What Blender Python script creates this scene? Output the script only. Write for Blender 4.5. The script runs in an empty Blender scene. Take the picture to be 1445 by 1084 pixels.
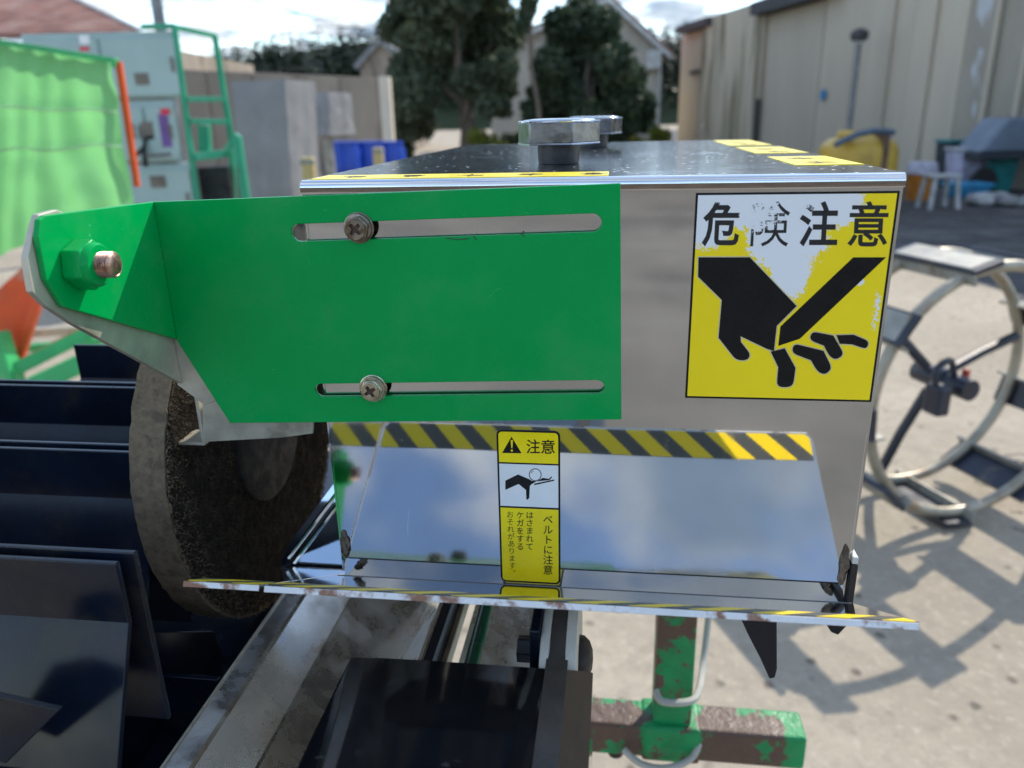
import bpy, bmesh, math, random
from math import sin, cos, tan, radians, pi, atan2, sqrt
from mathutils import Vector, Matrix, noise
random.seed(7)
scene = bpy.context.scene
COL = scene.collection

# ---------------------------------------------------------------- camera
CAMH = 1.30
FPX, PITCH, ROLL = 1100.0, 0.332, 0.0237
R0 = Vector((1, 0, 0)); U0 = Vector((0, sin(PITCH), cos(PITCH))); FW = Vector((0, cos(PITCH), -sin(PITCH)))
RT = cos(ROLL) * R0 - sin(ROLL) * U0
UP = sin(ROLL) * R0 + cos(ROLL) * U0
CAM = Vector((0, 0, CAMH))
cd = bpy.data.cameras.new('camera'); cam = bpy.data.objects.new('camera', cd); COL.objects.link(cam)
cd.sensor_width = 36.0; cd.lens = 36.0 * FPX / 1445.0
cd.clip_start = 0.02; cd.clip_end = 2000
m = Matrix((RT, UP, -FW)).transposed().to_4x4(); m.translation = CAM
cam.matrix_world = m
cd.dof.use_dof = True; cd.dof.focus_distance = 0.43; cd.dof.aperture_fstop = 8.0
scene.camera = cam

# ---------------------------------------------------------------- machine frame: w right, d away, u up; origin = top front left corner of the cover
TH = 0.1368
ORG = Vector((-.1083, .4207, -.0299 + CAMH))
FM = Matrix((Vector((cos(TH), -sin(TH), 0)), Vector((sin(TH), cos(TH), 0)), Vector((0, 0, 1))))   # world -> frame
CF = FM @ (CAM - ORG)

# ---------------------------------------------------------------- sun, sky, exposure
SUNF = Vector((.62, 1.0, 1.0)).normalized()
SUN = (FM.transposed() @ SUNF).normalized()
EL = math.asin(SUN.z); AZ = atan2(SUN.x, SUN.y)
sl = bpy.data.lights.new('sun', 'SUN'); so = bpy.data.objects.new('sun', sl); COL.objects.link(so)
sl.energy = 2.2; sl.angle = radians(.53); sl.color = (1, .91, .78)
so.rotation_euler = SUN.to_track_quat('Z', 'Y').to_euler(); so.location = (6, 8, 12)
world = bpy.data.worlds.new('World'); scene.world = world; world.use_nodes = True
nt = world.node_tree; nt.nodes.clear()
def N(t, typ, **kw):
    n = t.nodes.new(typ)
    for k, v in kw.items(): setattr(n, k, v)
    return n
wo = N(nt, 'ShaderNodeOutputWorld'); bg = N(nt, 'ShaderNodeBackground'); sky = N(nt, 'ShaderNodeTexSky')
sky.sky_type = 'NISHITA'; sky.sun_disc = False; sky.sun_elevation = EL; sky.sun_rotation = AZ
sky.air_density = 1.0; sky.dust_density = .1; sky.ozone_density = 1.8
bg.inputs['Strength'].default_value = .145
tc = N(nt, 'ShaderNodeTexCoord'); sep = N(nt, 'ShaderNodeSeparateXYZ'); nt.links.new(tc.outputs['Generated'], sep.inputs[0])
zz = N(nt, 'ShaderNodeMath', operation='MAXIMUM'); nt.links.new(sep.outputs['Z'], zz.inputs[0]); zz.inputs[1].default_value = 0.0
za = N(nt, 'ShaderNodeMath', operation='ADD'); nt.links.new(zz.outputs[0], za.inputs[0]); za.inputs[1].default_value = .16
dx = N(nt, 'ShaderNodeMath', operation='DIVIDE'); dy = N(nt, 'ShaderNodeMath', operation='DIVIDE')
nt.links.new(sep.outputs['X'], dx.inputs[0]); nt.links.new(za.outputs[0], dx.inputs[1])
nt.links.new(sep.outputs['Y'], dy.inputs[0]); nt.links.new(za.outputs[0], dy.inputs[1])
cmb = N(nt, 'ShaderNodeCombineXYZ'); nt.links.new(dx.outputs[0], cmb.inputs[0]); nt.links.new(dy.outputs[0], cmb.inputs[1])
cmb.inputs[2].default_value = 44.0
cn = N(nt, 'ShaderNodeTexNoise'); nt.links.new(cmb.outputs[0], cn.inputs['Vector'])
cn.inputs['Scale'].default_value = 3.3; cn.inputs['Detail'].default_value = 7; cn.inputs['Roughness'].default_value = .56; cn.inputs['Distortion'].default_value = .25
cr = N(nt, 'ShaderNodeMapRange', interpolation_type='SMOOTHSTEP'); nt.links.new(cn.outputs['Fac'], cr.inputs['Value'])
cr.inputs['From Min'].default_value = .45; cr.inputs['From Max'].default_value = .57; cr.inputs['To Max'].default_value = .95
cn2 = N(nt, 'ShaderNodeTexNoise'); nt.links.new(cmb.outputs[0], cn2.inputs['Vector']); cn2.inputs['Scale'].default_value = 3.6; cn2.inputs['Detail'].default_value = 5
cc = N(nt, 'ShaderNodeValToRGB'); nt.links.new(cn2.outputs['Fac'], cc.inputs[0])
cc.color_ramp.elements[0].position = .35; cc.color_ramp.elements[0].color = (1.0, 1.35, 1.85, 1)
cc.color_ramp.elements[1].position = .62; cc.color_ramp.elements[1].color = (3.2, 3.35, 3.5, 1)
mx = N(nt, 'ShaderNodeMix', data_type='RGBA'); nt.links.new(cr.outputs[0], mx.inputs['Factor'])
nt.links.new(sky.outputs[0], mx.inputs['A']); nt.links.new(cc.outputs[0], mx.inputs['B'])
nt.links.new(mx.outputs['Result'], bg.inputs['Color']); nt.links.new(bg.outputs[0], wo.inputs[0])
vs = scene.view_settings
vs.view_transform = 'Standard'; vs.look = 'None'; vs.gamma = 1; vs.use_curve_mapping = False
vs.exposure = 1.2
scene.cycles.use_denoising = True
scene.cycles.max_bounces = 10; scene.cycles.glossy_bounces = 8
scene.cycles.sample_clamp_indirect = 6

# ---------------------------------------------------------------- projection helpers (photo pixel -> point on a real plane)
def wray(x, y): return FW + (x - 722.5) / FPX * RT + (542 - y) / FPX * UP
def fray(x, y): return FM @ wray(x, y)
def hit(x, y, ax, val):
    v = fray(x, y); t = (val - CF[ax]) / v[ax]; return CF + t * v
def fdepth(x, y, D): return CF + fray(x, y) * D
def at(x, y, Y):
    v = wray(x, y); return CAM + v * (Y / v.y)
def gnd(x, y, z=0.0):
    v = wray(x, y); return CAM + v * ((z - CAMH) / v.z)

# ---------------------------------------------------------------- mesh builder
class MB:
    def __init__(s): s.v = []; s.f = []
    def add(s, vs, fs):
        o = len(s.v); s.v += [tuple(q) for q in vs]; s.f += [tuple(i + o for i in g) for g in fs]; return s
    def box(s, a, b):
        x0, x1 = sorted((a[0], b[0])); y0, y1 = sorted((a[1], b[1])); z0, z1 = sorted((a[2], b[2]))
        return s.add([(x0,y0,z0),(x1,y0,z0),(x1,y1,z0),(x0,y1,z0),(x0,y0,z1),(x1,y0,z1),(x1,y1,z1),(x0,y1,z1)],
              [(3,2,1,0),(4,5,6,7),(0,1,5,4),(1,2,6,5),(2,3,7,6),(3,0,4,7)])
    def obox(s, c, ex, ey, ez):
        """box from centre and three half-extent vectors"""
        c, ex, ey, ez = (Vector(q) for q in (c, ex, ey, ez))
        if ex.cross(ey).dot(ez) < 0: ex = -ex
        P = [c + i * ex + j * ey + k * ez for k in (-1, 1) for (i, j) in ((-1,-1),(1,-1),(1,1),(-1,1))]
        return s.add(P, [(3,2,1,0),(4,5,6,7),(0,1,5,4),(1,2,6,5),(2,3,7,6),(3,0,4,7)])
    def slab(s, poly, off):
        """polygon of 3-D points thickened by vector off"""
        P = [Vector(q) for q in poly]; off = Vector(off); n = len(P)
        nr = Vector((0, 0, 0))
        for i in range(n): nr += P[i].cross(P[(i + 1) % n])
        if nr.dot(off) > 0: P = P[::-1]
        Q = [q + off for q in P]
        fs = [tuple(range(n)), tuple(range(2 * n - 1, n - 1, -1))]
        for i in range(n):
            j = (i + 1) % n; fs.append((j, i, i + n, j + n))
        return s.add(P + Q, fs)
    def sheet(s, prof, ext, t):
        """folded sheet: polyline of 3-D points, extruded by vector ext, with thickness t on its left normal"""
        P = [Vector(q) for q in prof]; ext = Vector(ext); e = ext.normalized()
        nn = []
        for i in range(len(P)):
            a = (P[i] - P[i-1]).normalized() if i else None
            b = (P[i+1] - P[i]).normalized() if i < len(P) - 1 else None
            n1 = e.cross(a) if a else e.cross(b); n2 = e.cross(b) if b else n1
            k = (n1 + n2).normalized(); nn.append(k / max(.3, k.dot(n1)))
        Q = [p + n * t for p, n in zip(P, nn)]
        loop = P + Q[::-1]
        return s.slab(loop, ext) if len(P) == 2 else s._strip(P, Q, ext)
    def _strip(s, P, Q, ext):
        n = len(P); V = P + Q + [p + ext for p in P] + [q + ext for q in Q]; fs = []
        for i in range(n - 1):
            fs += [(i, i+1, i+1+2*n, i+2*n), (i+n, i+3*n, i+1+3*n, i+1+n), (i, i+n, i+1+n, i+1), (i+2*n, i+1+2*n, i+1+3*n, i+3*n)]
        fs += [(0, 2*n, 3*n, n), (n-1, 2*n-1, 4*n-1, 3*n-1)]
        return s.add(V, fs)
    def cyl(s, a, b, r0, r1=None, n=24, caps=True, start=0):
        a, b = Vector(a), Vector(b); r1 = r0 if r1 is None else r1
        z = (b - a).normalized(); x = z.orthogonal().normalized()
        if abs(z.z) > .99: x = Vector((1, 0, 0))
        y = z.cross(x); V = []
        for c, r in ((a, r0), (b, r1)):
            for i in range(n):
                t = start + 2 * pi * i / n; V.append(c + r * (cos(t) * x + sin(t) * y))
        fs = [(i, (i+1) % n, n + (i+1) % n, n + i) for i in range(n)]
        if caps: fs += [tuple(range(n-1, -1, -1)), tuple(range(n, 2*n))]
        return s.add(V, fs)
    def lathe(s, a, ax, prof, n=32, jit=0):
        """prof: list of (radius, distance along axis)"""
        a = Vector(a); z = Vector(ax).normalized(); x = z.orthogonal().normalized(); y = z.cross(x); V = []; fs = []
        for (r, h) in prof:
            for i in range(n):
                t = 2 * pi * i / n; V.append(a + z * h + r * (cos(t) * x + sin(t) * y))
        for k in range(len(prof) - 1):
            for i in range(n):
                j = (i + 1) % n; fs.append((k*n+i, k*n+j, (k+1)*n+j, (k+1)*n+i))
        fs.append(tuple(range(n-1, -1, -1))); fs.append(tuple((len(prof)-1)*n + i for i in range(n)))
        return s.add(V, fs)
    def tube(s, pts, r, n=8, closed=False):
        P = [Vector(q) for q in pts]; m_ = len(P); V = []; fs = []; x = None
        for i in range(m_):
            a = P[i-1] if (i or closed) else P[i]; b = P[(i+1) % m_] if (i < m_-1 or closed) else P[i]
            t = (b - a).normalized()
            x = t.orthogonal().normalized() if x is None else (x - t * x.dot(t)).normalized()
            y = t.cross(x); rr = r[i] if isinstance(r, (list, tuple)) else r
            for k in range(n):
                g = 2 * pi * k / n; V.append(P[i] + rr * (cos(g) * x + sin(g) * y))
        for i in range(m_ if closed else m_ - 1):
            j = (i + 1) % m_
            for k in range(n): fs.append((i*n+k, i*n+(k+1) % n, j*n+(k+1) % n, j*n+k))
        if not closed: fs += [tuple(range(n-1, -1, -1)), tuple((m_-1)*n + k for k in range(n))]
        return s.add(V, fs)

OFF = {}
def tag(o, label=None, cat=None, group=None, kind=None):
    if label: o['label'] = label
    if cat: o['category'] = cat
    if group: o['group'] = group
    if kind: o['kind'] = kind
    return o
def thing(name, label, cat, base, frame=False, group=None):
    """Empty at the base of a thing; base is in machine-frame or world coordinates"""
    o = bpy.data.objects.new(name, None); COL.objects.link(o); o.empty_display_size = .05
    base = Vector(base)
    if frame:
        o.location = FM.transposed() @ base + ORG; o.rotation_euler = (0, 0, -TH)
    else: o.location = base
    OFF[o.name] = base
    return tag(o, label, cat, group)
def finish(me, smooth, name):
    if smooth is True or smooth:
        ang = radians(38) if smooth is True else smooth
        me.polygons.foreach_set('use_smooth', [True] * len(me.polygons))
        bm = bmesh.new(); bm.from_mesh(me)
        for e in bm.edges:
            if len(e.link_faces) == 2 and e.calc_face_angle(0) > ang: e.smooth = False
        bm.to_mesh(me); bm.free()
def part(mb, name, mat, parent, smooth=False, bevel=0.0, label=None, kind=None, seg=2, off=None):
    off = OFF[parent.name] if off is None else off
    me = bpy.data.meshes.new(name)
    vs_ = mb.v if isinstance(mb, MB) else mb[0]; fs_ = mb.f if isinstance(mb, MB) else mb[1]
    me.from_pydata([(a - off[0], b - off[1], c - off[2]) for a, b, c in vs_], [], fs_)
    bm = bmesh.new(); bm.from_mesh(me); bmesh.ops.recalc_face_normals(bm, faces=bm.faces); bm.to_mesh(me); bm.free()
    finish(me, smooth, name)
    o = bpy.data.objects.new(name, me); COL.objects.link(o)
    if mat: me.materials.append(mat)
    if parent: o.parent = parent; OFF[o.name] = off
    if bevel:
        bv = o.modifiers.new('bevel', 'BEVEL'); bv.width = bevel; bv.segments = seg; bv.limit_method = 'ANGLE'; bv.angle_limit = radians(30); bv.harden_normals = False
        me.polygons.foreach_set('use_smooth', [True] * len(me.polygons)) if smooth else None
    if label: o['label'] = label
    if kind: o['kind'] = kind
    return o
def solo(mb, name, mat, base, label=None, cat=None, frame=False, group=None, smooth=False, bevel=0, kind=None):
    """top-level thing made of one mesh"""
    base = Vector(base)
    o = part(mb, name, mat, None, smooth, bevel, off=base)
    if frame: o.location = FM.transposed() @ base + ORG; o.rotation_euler = (0, 0, -TH)
    else: o.location = base
    OFF[o.name] = base
    return tag(o, label, cat, group, kind)

def curve_mesh(outer, holes, ext, bev=0.0, res=1):
    """flat 2-D plate with holes -> (verts, faces), thickness 2*ext about z = 0"""
    cu = bpy.data.curves.new('tmp', 'CURVE'); cu.dimensions = '2D'; cu.fill_mode = 'BOTH'; cu.extrude = ext; cu.bevel_depth = bev; cu.bevel_resolution = res; cu.offset = -bev
    for pts in [outer] + holes:
        sp = cu.splines.new('POLY'); sp.points.add(len(pts) - 1); sp.use_cyclic_u = True
        for i, q in enumerate(pts): sp.points[i].co = (q[0], q[1], 0, 1)
    ob = bpy.data.objects.new('tmp', cu); COL.objects.link(ob)
    dg = bpy.context.evaluated_depsgraph_get(); me = bpy.data.meshes.new_from_object(ob.evaluated_get(dg))
    V = [tuple(v.co) for v in me.vertices]; Fc = [tuple(p.vertices) for p in me.polygons]
    bpy.data.objects.remove(ob); bpy.data.curves.remove(cu); bpy.data.meshes.remove(me)
    return V, Fc
def text_mesh(body, offset=0.0):
    """glyph outlines normalised to the unit square: list of (verts, faces)"""
    cu = bpy.data.curves.new('tmp', 'FONT'); cu.body = body; cu.offset = offset; cu.fill_mode = 'FRONT'; cu.resolution_u = 3
    ob = bpy.data.objects.new('tmp', cu); COL.objects.link(ob)
    dg = bpy.context.evaluated_depsgraph_get(); me = bpy.data.meshes.new_from_object(ob.evaluated_get(dg))
    V = [tuple(v.co) for v in me.vertices]; Fc = [tuple(p.vertices) for p in me.polygons]
    bpy.data.objects.remove(ob); bpy.data.curves.remove(cu); bpy.data.meshes.remove(me)
    return V, Fc

# ---------------------------------------------------------------- materials
def new_mat(name):
    mt = bpy.data.materials.new(name); mt.use_nodes = True
    t = mt.node_tree; b = t.nodes['Principled BSDF']; return mt, t, b
def objco(t, scale=(1, 1, 1), loc=(0, 0, 0)):
    c = N(t, 'ShaderNodeTexCoord'); mp = N(t, 'ShaderNodeMapping'); t.links.new(c.outputs['Object'], mp.inputs[0])
    mp.inputs['Scale'].default_value = scale; mp.inputs['Location'].default_value = loc; return mp.outputs[0]
def noisen(t, vec, scale, detail=4, rough=.55, dist=0):
    n = N(t, 'ShaderNodeTexNoise'); t.links.new(vec, n.inputs['Vector'])
    n.inputs['Scale'].default_value = scale; n.inputs['Detail'].default_value = detail; n.inputs['Roughness'].default_value = rough; n.inputs['Distortion'].default_value = dist
    return n.outputs['Fac']
def rng(t, val, a, b, lo=0, hi=1, smooth=True):
    r = N(t, 'ShaderNodeMapRange'); r.interpolation_type = 'SMOOTHSTEP' if smooth else 'LINEAR'
    t.links.new(val, r.inputs['Value']); r.inputs['From Min'].default_value = a; r.inputs['From Max'].default_value = b
    r.inputs['To Min'].default_value = lo; r.inputs['To Max'].default_value = hi; return r.outputs[0]
def mixc(t, fac, a, b):
    x = N(t, 'ShaderNodeMix', data_type='RGBA')
    if isinstance(fac, (int, float)): x.inputs['Factor'].default_value = fac
    else: t.links.new(fac, x.inputs['Factor'])
    for k, c in (('A', a), ('B', b)):
        if isinstance(c, tuple): x.inputs[k].default_value = c if len(c) == 4 else (*c, 1)
        else: t.links.new(c, x.inputs[k])
    return x.outputs['Result']
def mth(t, op, a, b=None, c=None):
    x = N(t, 'ShaderNodeMath', operation=op)
    for i, q in enumerate((a, b, c)):
        if q is None: continue
        if isinstance(q, (int, float)): x.inputs[i].default_value = q
        else: t.links.new(q, x.inputs[i])
    return x.outputs[0]
def bumpn(t, b, h, strength, dist):
    bp = N(t, 'ShaderNodeBump'); t.links.new(h, bp.inputs['Height']); bp.inputs['Strength'].default_value = strength; bp.inputs['Distance'].default_value = dist
    t.links.new(bp.outputs[0], b.inputs['Normal'])
def pm(name, col, rough=.5, metal=0.0, var=.25, vs=6, bump=0, bs=60, bd=.002, col2=None, c2s=3, c2a=.5, c2b=.65, stretch=(1, 1, 1), spec=None):
    """general procedural surface: base colour with mottling, a second colour in patches, fine relief"""
    mt, t, b = new_mat(name); co = objco(t, stretch)
    n1 = noisen(t, co, vs, 6, .6)
    lo = tuple(c * (1 - var) for c in col); hi = tuple(min(1, c * (1 + var)) for c in col)
    c = mixc(t, rng(t, n1, .3, .7), lo, hi)
    if col2:
        c = mixc(t, rng(t, noisen(t, co, c2s, 8, .62), c2a, c2b), c, col2)
    t.links.new(c, b.inputs['Base Color'])
    t.links.new(rng(t, noisen(t, co, vs * 2.3, 4), .3, .7, max(.02, rough * .8), min(1, rough * 1.2)), b.inputs['Roughness'])
    b.inputs['Metallic'].default_value = metal
    if spec is not None: b.inputs['Specular IOR Level'].default_value = spec
    if bump: bumpn(t, b, noisen(t, co, bs, 5, .6), bump, bd)
    return mt

def stainless(name, col=(.62, .62, .61), rough=.09, streak=(1, 1, 60), dirt=.0, warp=.12, speck=.0, scratch=.35):
    mt, t, b = new_mat(name); co = objco(t)
    st = noisen(t, objco(t, streak), 30, 5, .7)
    n2 = noisen(t, co, 9, 5, .6)
    c = mixc(t, rng(t, n2, .3, .75), tuple(x * .88 for x in col), col)
    scr = mth(t, 'MAXIMUM', rng(t, noisen(t, objco(t, (260, 260, 9), (1, 2, 3)), 1, 2, .5), .735, .76), rng(t, noisen(t, objco(t, (11, 40, 300), (4, 1, 3)), 1, 2, .5), .74, .765))
    c = mixc(t, mth(t, 'MULTIPLY', scr, scratch), c, (.9, .9, .9))
    if dirt: c = mixc(t, rng(t, noisen(t, co, 14, 8, .68, .3), .53, .70, 0, dirt), c, (.16, .13, .09))
    r = mth(t, 'ADD', rng(t, st, .25, .75, rough * .6, rough * 1.4), mth(t, 'ADD', rng(t, noisen(t, co, 22, 6, .65), .55, .8, 0, .06), mth(t, 'MULTIPLY', scr, scratch * .35)))
    if dirt: r = mth(t, 'ADD', r, rng(t, noisen(t, co, 14, 8, .68, .3), .5, .70, 0, .35))
    if speck:
        v = N(t, 'ShaderNodeTexVoronoi'); t.links.new(co, v.inputs['Vector']); v.inputs['Scale'].default_value = 130; v.inputs['Randomness'].default_value = 1
        k = mth(t, 'MULTIPLY', rng(t, v.outputs['Distance'], .17, .10), rng(t, noisen(t, co, 25, 3), .46, .56))
        c = mixc(t, mth(t, 'MULTIPLY', k, speck), c, (.85, .86, .86))
        r = mth(t, 'ADD', r, mth(t, 'MULTIPLY', k, .5)); t.links.new(mth(t, 'SUBTRACT', 1.0, mth(t, 'MULTIPLY', k, speck)), b.inputs['Metallic'])
    else: b.inputs['Metallic'].default_value = 1
    t.links.new(c, b.inputs['Base Color']); t.links.new(r, b.inputs['Roughness'])
    bp = N(t, 'ShaderNodeBump'); t.links.new(mth(t, 'ADD', noisen(t, co, 7, 2), mth(t, 'MULTIPLY', st, .004)), bp.inputs['Height'])
    bp.inputs['Strength'].default_value = warp; bp.inputs['Distance'].default_value = .01; t.links.new(bp.outputs[0], b.inputs['Normal'])
    return mt

M = {}
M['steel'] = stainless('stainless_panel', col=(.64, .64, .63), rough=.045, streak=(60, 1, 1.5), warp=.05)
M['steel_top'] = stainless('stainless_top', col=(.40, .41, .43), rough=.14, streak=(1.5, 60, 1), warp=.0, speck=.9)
M['steel_lip'] = stainless('stainless_lip', col=(.90, .91, .92), rough=.05, streak=(1.5, 60, 60), warp=.04)
M['steel_chute'] = stainless('stainless_chute', col=(.80, .78, .73), rough=.27, streak=(1, 1, 1), warp=.10, dirt=.18, scratch=0.0)
M['galv'] = pm('galvanised_plate', (.52, .49, .40), .45, .45, .18, 40, .15, 300, .0004, col2=(.34, .31, .25), c2s=30, c2a=.52, c2b=.7)
M['zinc'] = pm('zinc_screw', (.50, .46, .36), .25, 1, .15, 200, .1, 900, .0002, col2=(.30, .25, .17), c2s=260)
M['old_zinc'] = pm('tarnished_screw', (.30, .26, .21), .35, 1, .25, 220, .2, 900, .0002, col2=(.16, .11, .08), c2s=200, c2a=.45)
M['recess'] = pm('screw_recess', (.10, .06, .045), .6, .5, .3, 400)
M['copper'] = pm('rusty_thread', (.45, .28, .22), .35, .9, .3, 300, col2=(.20, .10, .07), c2s=200)
M['hexblack'] = pm('dark_bolt_steel', (.20, .205, .215), .32, .9, .25, 90, .25, 500, .0003, col2=(.11, .11, .11), c2s=70)
M['hexneck'] = pm('dark_bolt_shank', (.05, .052, .056), .45, .6, .25, 90, .25, 500, .0003)
M['chrome'] = pm('polished_bolt_edge', (.6, .61, .62), .12, 1, .1, 60)
M['black'] = pm('black_plastic', (.006, .010, .021), .20, 0, .3, 14, .05, 120, .0005, col2=(.030, .027, .023), c2s=16, c2a=.50, c2b=.75, spec=.28)  # base colour tinted navy to stand in for mirrored blue sky
M['black_gloss'] = pm('black_gloss_plastic', (.006, .0065, .008), .06, 0, .3, 20, .04, 90, .0003, col2=(.05, .05, .05), c2s=90, c2a=.62, c2b=.72, spec=1.0)
M['rubber'] = pm('black_rubber', (.012, .012, .013), .55, 0, .3, 60, .2, 300, .0005)
M['belt'] = pm('belt_rubber', (.05, .046, .042), .65, 0, .35, 40, .2, 250, .0005, col2=(.06, .052, .045), c2s=30)
M['nylon'] = pm('white_nylon', (.55, .56, .52), .4, 0, .08, 30)
M['felt'] = pm('felt_ring', (.165, .125, .08), .95, 0, .18, 240, .5, 500, .0007, col2=(.105, .08, .052), c2s=110)
M['bristle'] = pm('dark_bristle', (.020, .016, .012), .9, 0, .5, 90, .8, 260, .004, spec=.15)
M['bristle_tip'] = pm('bristle_fibre', (.06, .042, .026), .8, 0, .7, 60, spec=.2)
M['hub'] = pm('brown_hub', (.018, .014, .011), .8, 0, .3, 40, .2, 200, .0006)
def green_paint(name):
    mt, t, b = new_mat(name); co = objco(t)
    c = mixc(t, rng(t, noisen(t, co, 8, 6, .6), .3, .75), (.0, .33, .070), (.0, .37, .082))
    fl = mth(t, 'MULTIPLY', rng(t, noisen(t, co, 95, 5, .7), .70, .715), rng(t, noisen(t, co, 18, 3), .5, .6))
    c = mixc(t, fl, c, (.06, .55, .30))
    du = rng(t, noisen(t, co, 16, 8, .7), .45, .75, 0, .12)
    c = mixc(t, du, c, (.22, .26, .2)); t.links.new(c, b.inputs['Base Color'])
    t.links.new(rng(t, noisen(t, co, 25, 6), .3, .8, .16, .40), b.inputs['Roughness'])
    b.inputs['Specular IOR Level'].default_value = .18
    bumpn(t, b, mth(t, 'ADD', noisen(t, co, 9, 2), mth(t, 'MULTIPLY', noisen(t, co, 200, 3), .02)), .12, .01); return mt
M['green'] = green_paint('green_enamel')
M['scratch'] = pm('bare_scratch', (.35, .62, .45), .5, 0, .2, 300)
M['smudge'] = pm('grease_smudge', (.02, .05, .03), .6)
M['edgegreen'] = pm('worn_edge', (.45, .5, .44), .5, .3, .3, 80, col2=(.02, .2, .08), c2s=90)
M['rust'] = pm('flaking_green_paint', (.0, .24, .075), .5, 0, .2, 30, .8, 70, .003, col2=(.10, .06, .045), c2s=13, c2a=.475, c2b=.505)
M['dkgreen'] = pm('dark_green_rod', (.0, .075, .035), .25, 0, .2, 20)
M['lipedge'] = pm('chipped_edge', (.74, .76, .78), .5, .0, .12, 60, col2=(.26, .13, .08), c2s=60, c2a=.50, c2b=.62)
M['pipeline'] = pm('grey_seam', (.12, .125, .13), .5)
M['clay'] = pm('dried_mud', (.17, .13, .095), .95, 0, .4, 150, 1, 300, .003)
M['ink'] = pm('label_ink', (.008, .008, .009), .3, 0, .2, 60, spec=.25)
M['labelwhite'] = pm('label_white', (.80, .82, .84), .35, 0, .03, 40)
M['labelyellow'] = pm('label_yellow', (.96, .75, .003), .32, 0, .05, 40)
M['tapeyellow'] = pm('tape_yellow', (.78, .62, .01), .4, 0, .12, 60, col2=(.7, .66, .4), c2s=70, c2a=.62, c2b=.7)
M['inkline'] = pm('label_keyline', (.55, .5, .3), .4)

LIPA = atan2(.0548, .094); LIPL = .122; BASEU = -.2408; KF = LIPL - sqrt(.0548**2 + .094**2)
PC = Vector((.15, .25, -.255))                 # base of the cover
def hazard_mat():
    mt, t, b = new_mat('hazard_tape'); c = N(t, 'ShaderNodeTexCoord'); s = N(t, 'ShaderNodeSeparateXYZ'); t.links.new(c.outputs['Object'], s.inputs[0])
    q = mth(t, 'MULTIPLY', mth(t, 'ADD', s.outputs['Y'], PC.y + .104), 1 / cos(LIPA))
    ph = mth(t, 'DIVIDE', mth(t, 'SUBTRACT', mth(t, 'ADD', s.outputs['X'], PC.x + .5046), mth(t, 'MULTIPLY', q, .85)), .0268)
    fr = mth(t, 'FRACT', ph)
    k = rng(t, mth(t, 'ABSOLUTE', mth(t, 'SUBTRACT', fr, .5)), .262, .25)
    co = objco(t)
    col = mixc(t, k, (.075, .078, .072), (.92, .66, .008))  # black stripes raised to grey, their sheen put into the colour
    col = mixc(t, rng(t, noisen(t, co, 60, 7, .7), .64, .68), col, (.45, .43, .38))
    t.links.new(col, b.inputs['Base Color']); b.inputs['Roughness'].default_value = .4
    return mt
M['hazard'] = hazard_mat()

def wear_field(t, blobs, nscale=38, amp=.55):
    """irregular worn patches on the label: blobs given as (w, u, rw, ru) in frame metres"""
    c = N(t, 'ShaderNodeTexCoord'); s = N(t, 'ShaderNodeSeparateXYZ'); t.links.new(c.outputs['Object'], s.inputs[0]); co = c.outputs['Object']
    best = None
    for (w0, u0, rw, ru) in blobs:
        a = mth(t, 'POWER', mth(t, 'ABSOLUTE', mth(t, 'MULTIPLY', mth(t, 'ADD', s.outputs['X'], PC.x - w0), 1 / rw)), 2.0)
        e = mth(t, 'POWER', mth(t, 'ABSOLUTE', mth(t, 'MULTIPLY', mth(t, 'ADD', s.outputs['Z'], PC.z - u0), 1 / ru)), 2.0)
        d = mth(t, 'SUBTRACT', 1.0, mth(t, 'SQRT', mth(t, 'ADD', a, e)))
        best = d if best is None else mth(t, 'MAXIMUM', best, d)
    n1 = mth(t, 'MULTIPLY', mth(t, 'SUBTRACT', noisen(t, co, nscale * 2, 6, .75), .5), amp * 1.6)
    n2 = mth(t, 'MULTIPLY', mth(t, 'SUBTRACT', noisen(t, co, nscale * 14, 4, .7), .5), amp * 1.5)
    return mth(t, 'ADD', best, mth(t, 'ADD', n1, n2))
def cp(x, y, o=(940, 250), k=3.286): return (o[0] + x / k, o[1] + y / k)
def blob(x, y, rx, ry):
    a = hit(*cp(x, y), 1, 0); return (a.x, a.z, rx / 3.286 * .000345, ry / 3.286 * .000368)
def big_label_mats():
    mt, t, b = new_mat('worn_yellow_print')
    wf = wear_field(t, [blob(330, 110, 330, 130), blob(560, 250, 190, 190), blob(575, 420, 95, 150), blob(760, 120, 150, 110), blob(200, 210, 120, 120)])
    sc = wear_field(t, [blob(975, 600, 40, 190), blob(900, 480, 40, 60)], 60, 1.1)
    k = mth(t, 'MAXIMUM', rng(t, wf, -.02, .10), rng(t, sc, .62, .70))
    co = objco(t); y = mixc(t, rng(t, noisen(t, co, 30, 6, .7), .3, .8), (.95, .73, .003), (.98, .78, .006))
    t.links.new(mixc(t, k, y, (.82, .85, .89)), b.inputs['Base Color']); b.inputs['Roughness'].default_value = .38
    m2, t, b = new_mat('worn_black_print')
    wf = wear_field(t, [blob(440, 165, 105, 100), blob(640, 130, 45, 45), blob(250, 90, 50, 30)], 60, 1.5)
    t.links.new(mixc(t, rng(t, wf, .34, .40), (.013, .013, .015), (.82, .85, .89)), b.inputs['Base Color']); b.inputs['Roughness'].default_value = .4
    return mt, m2
M['bigyellow'], M['bigink'] = big_label_mats()

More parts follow.
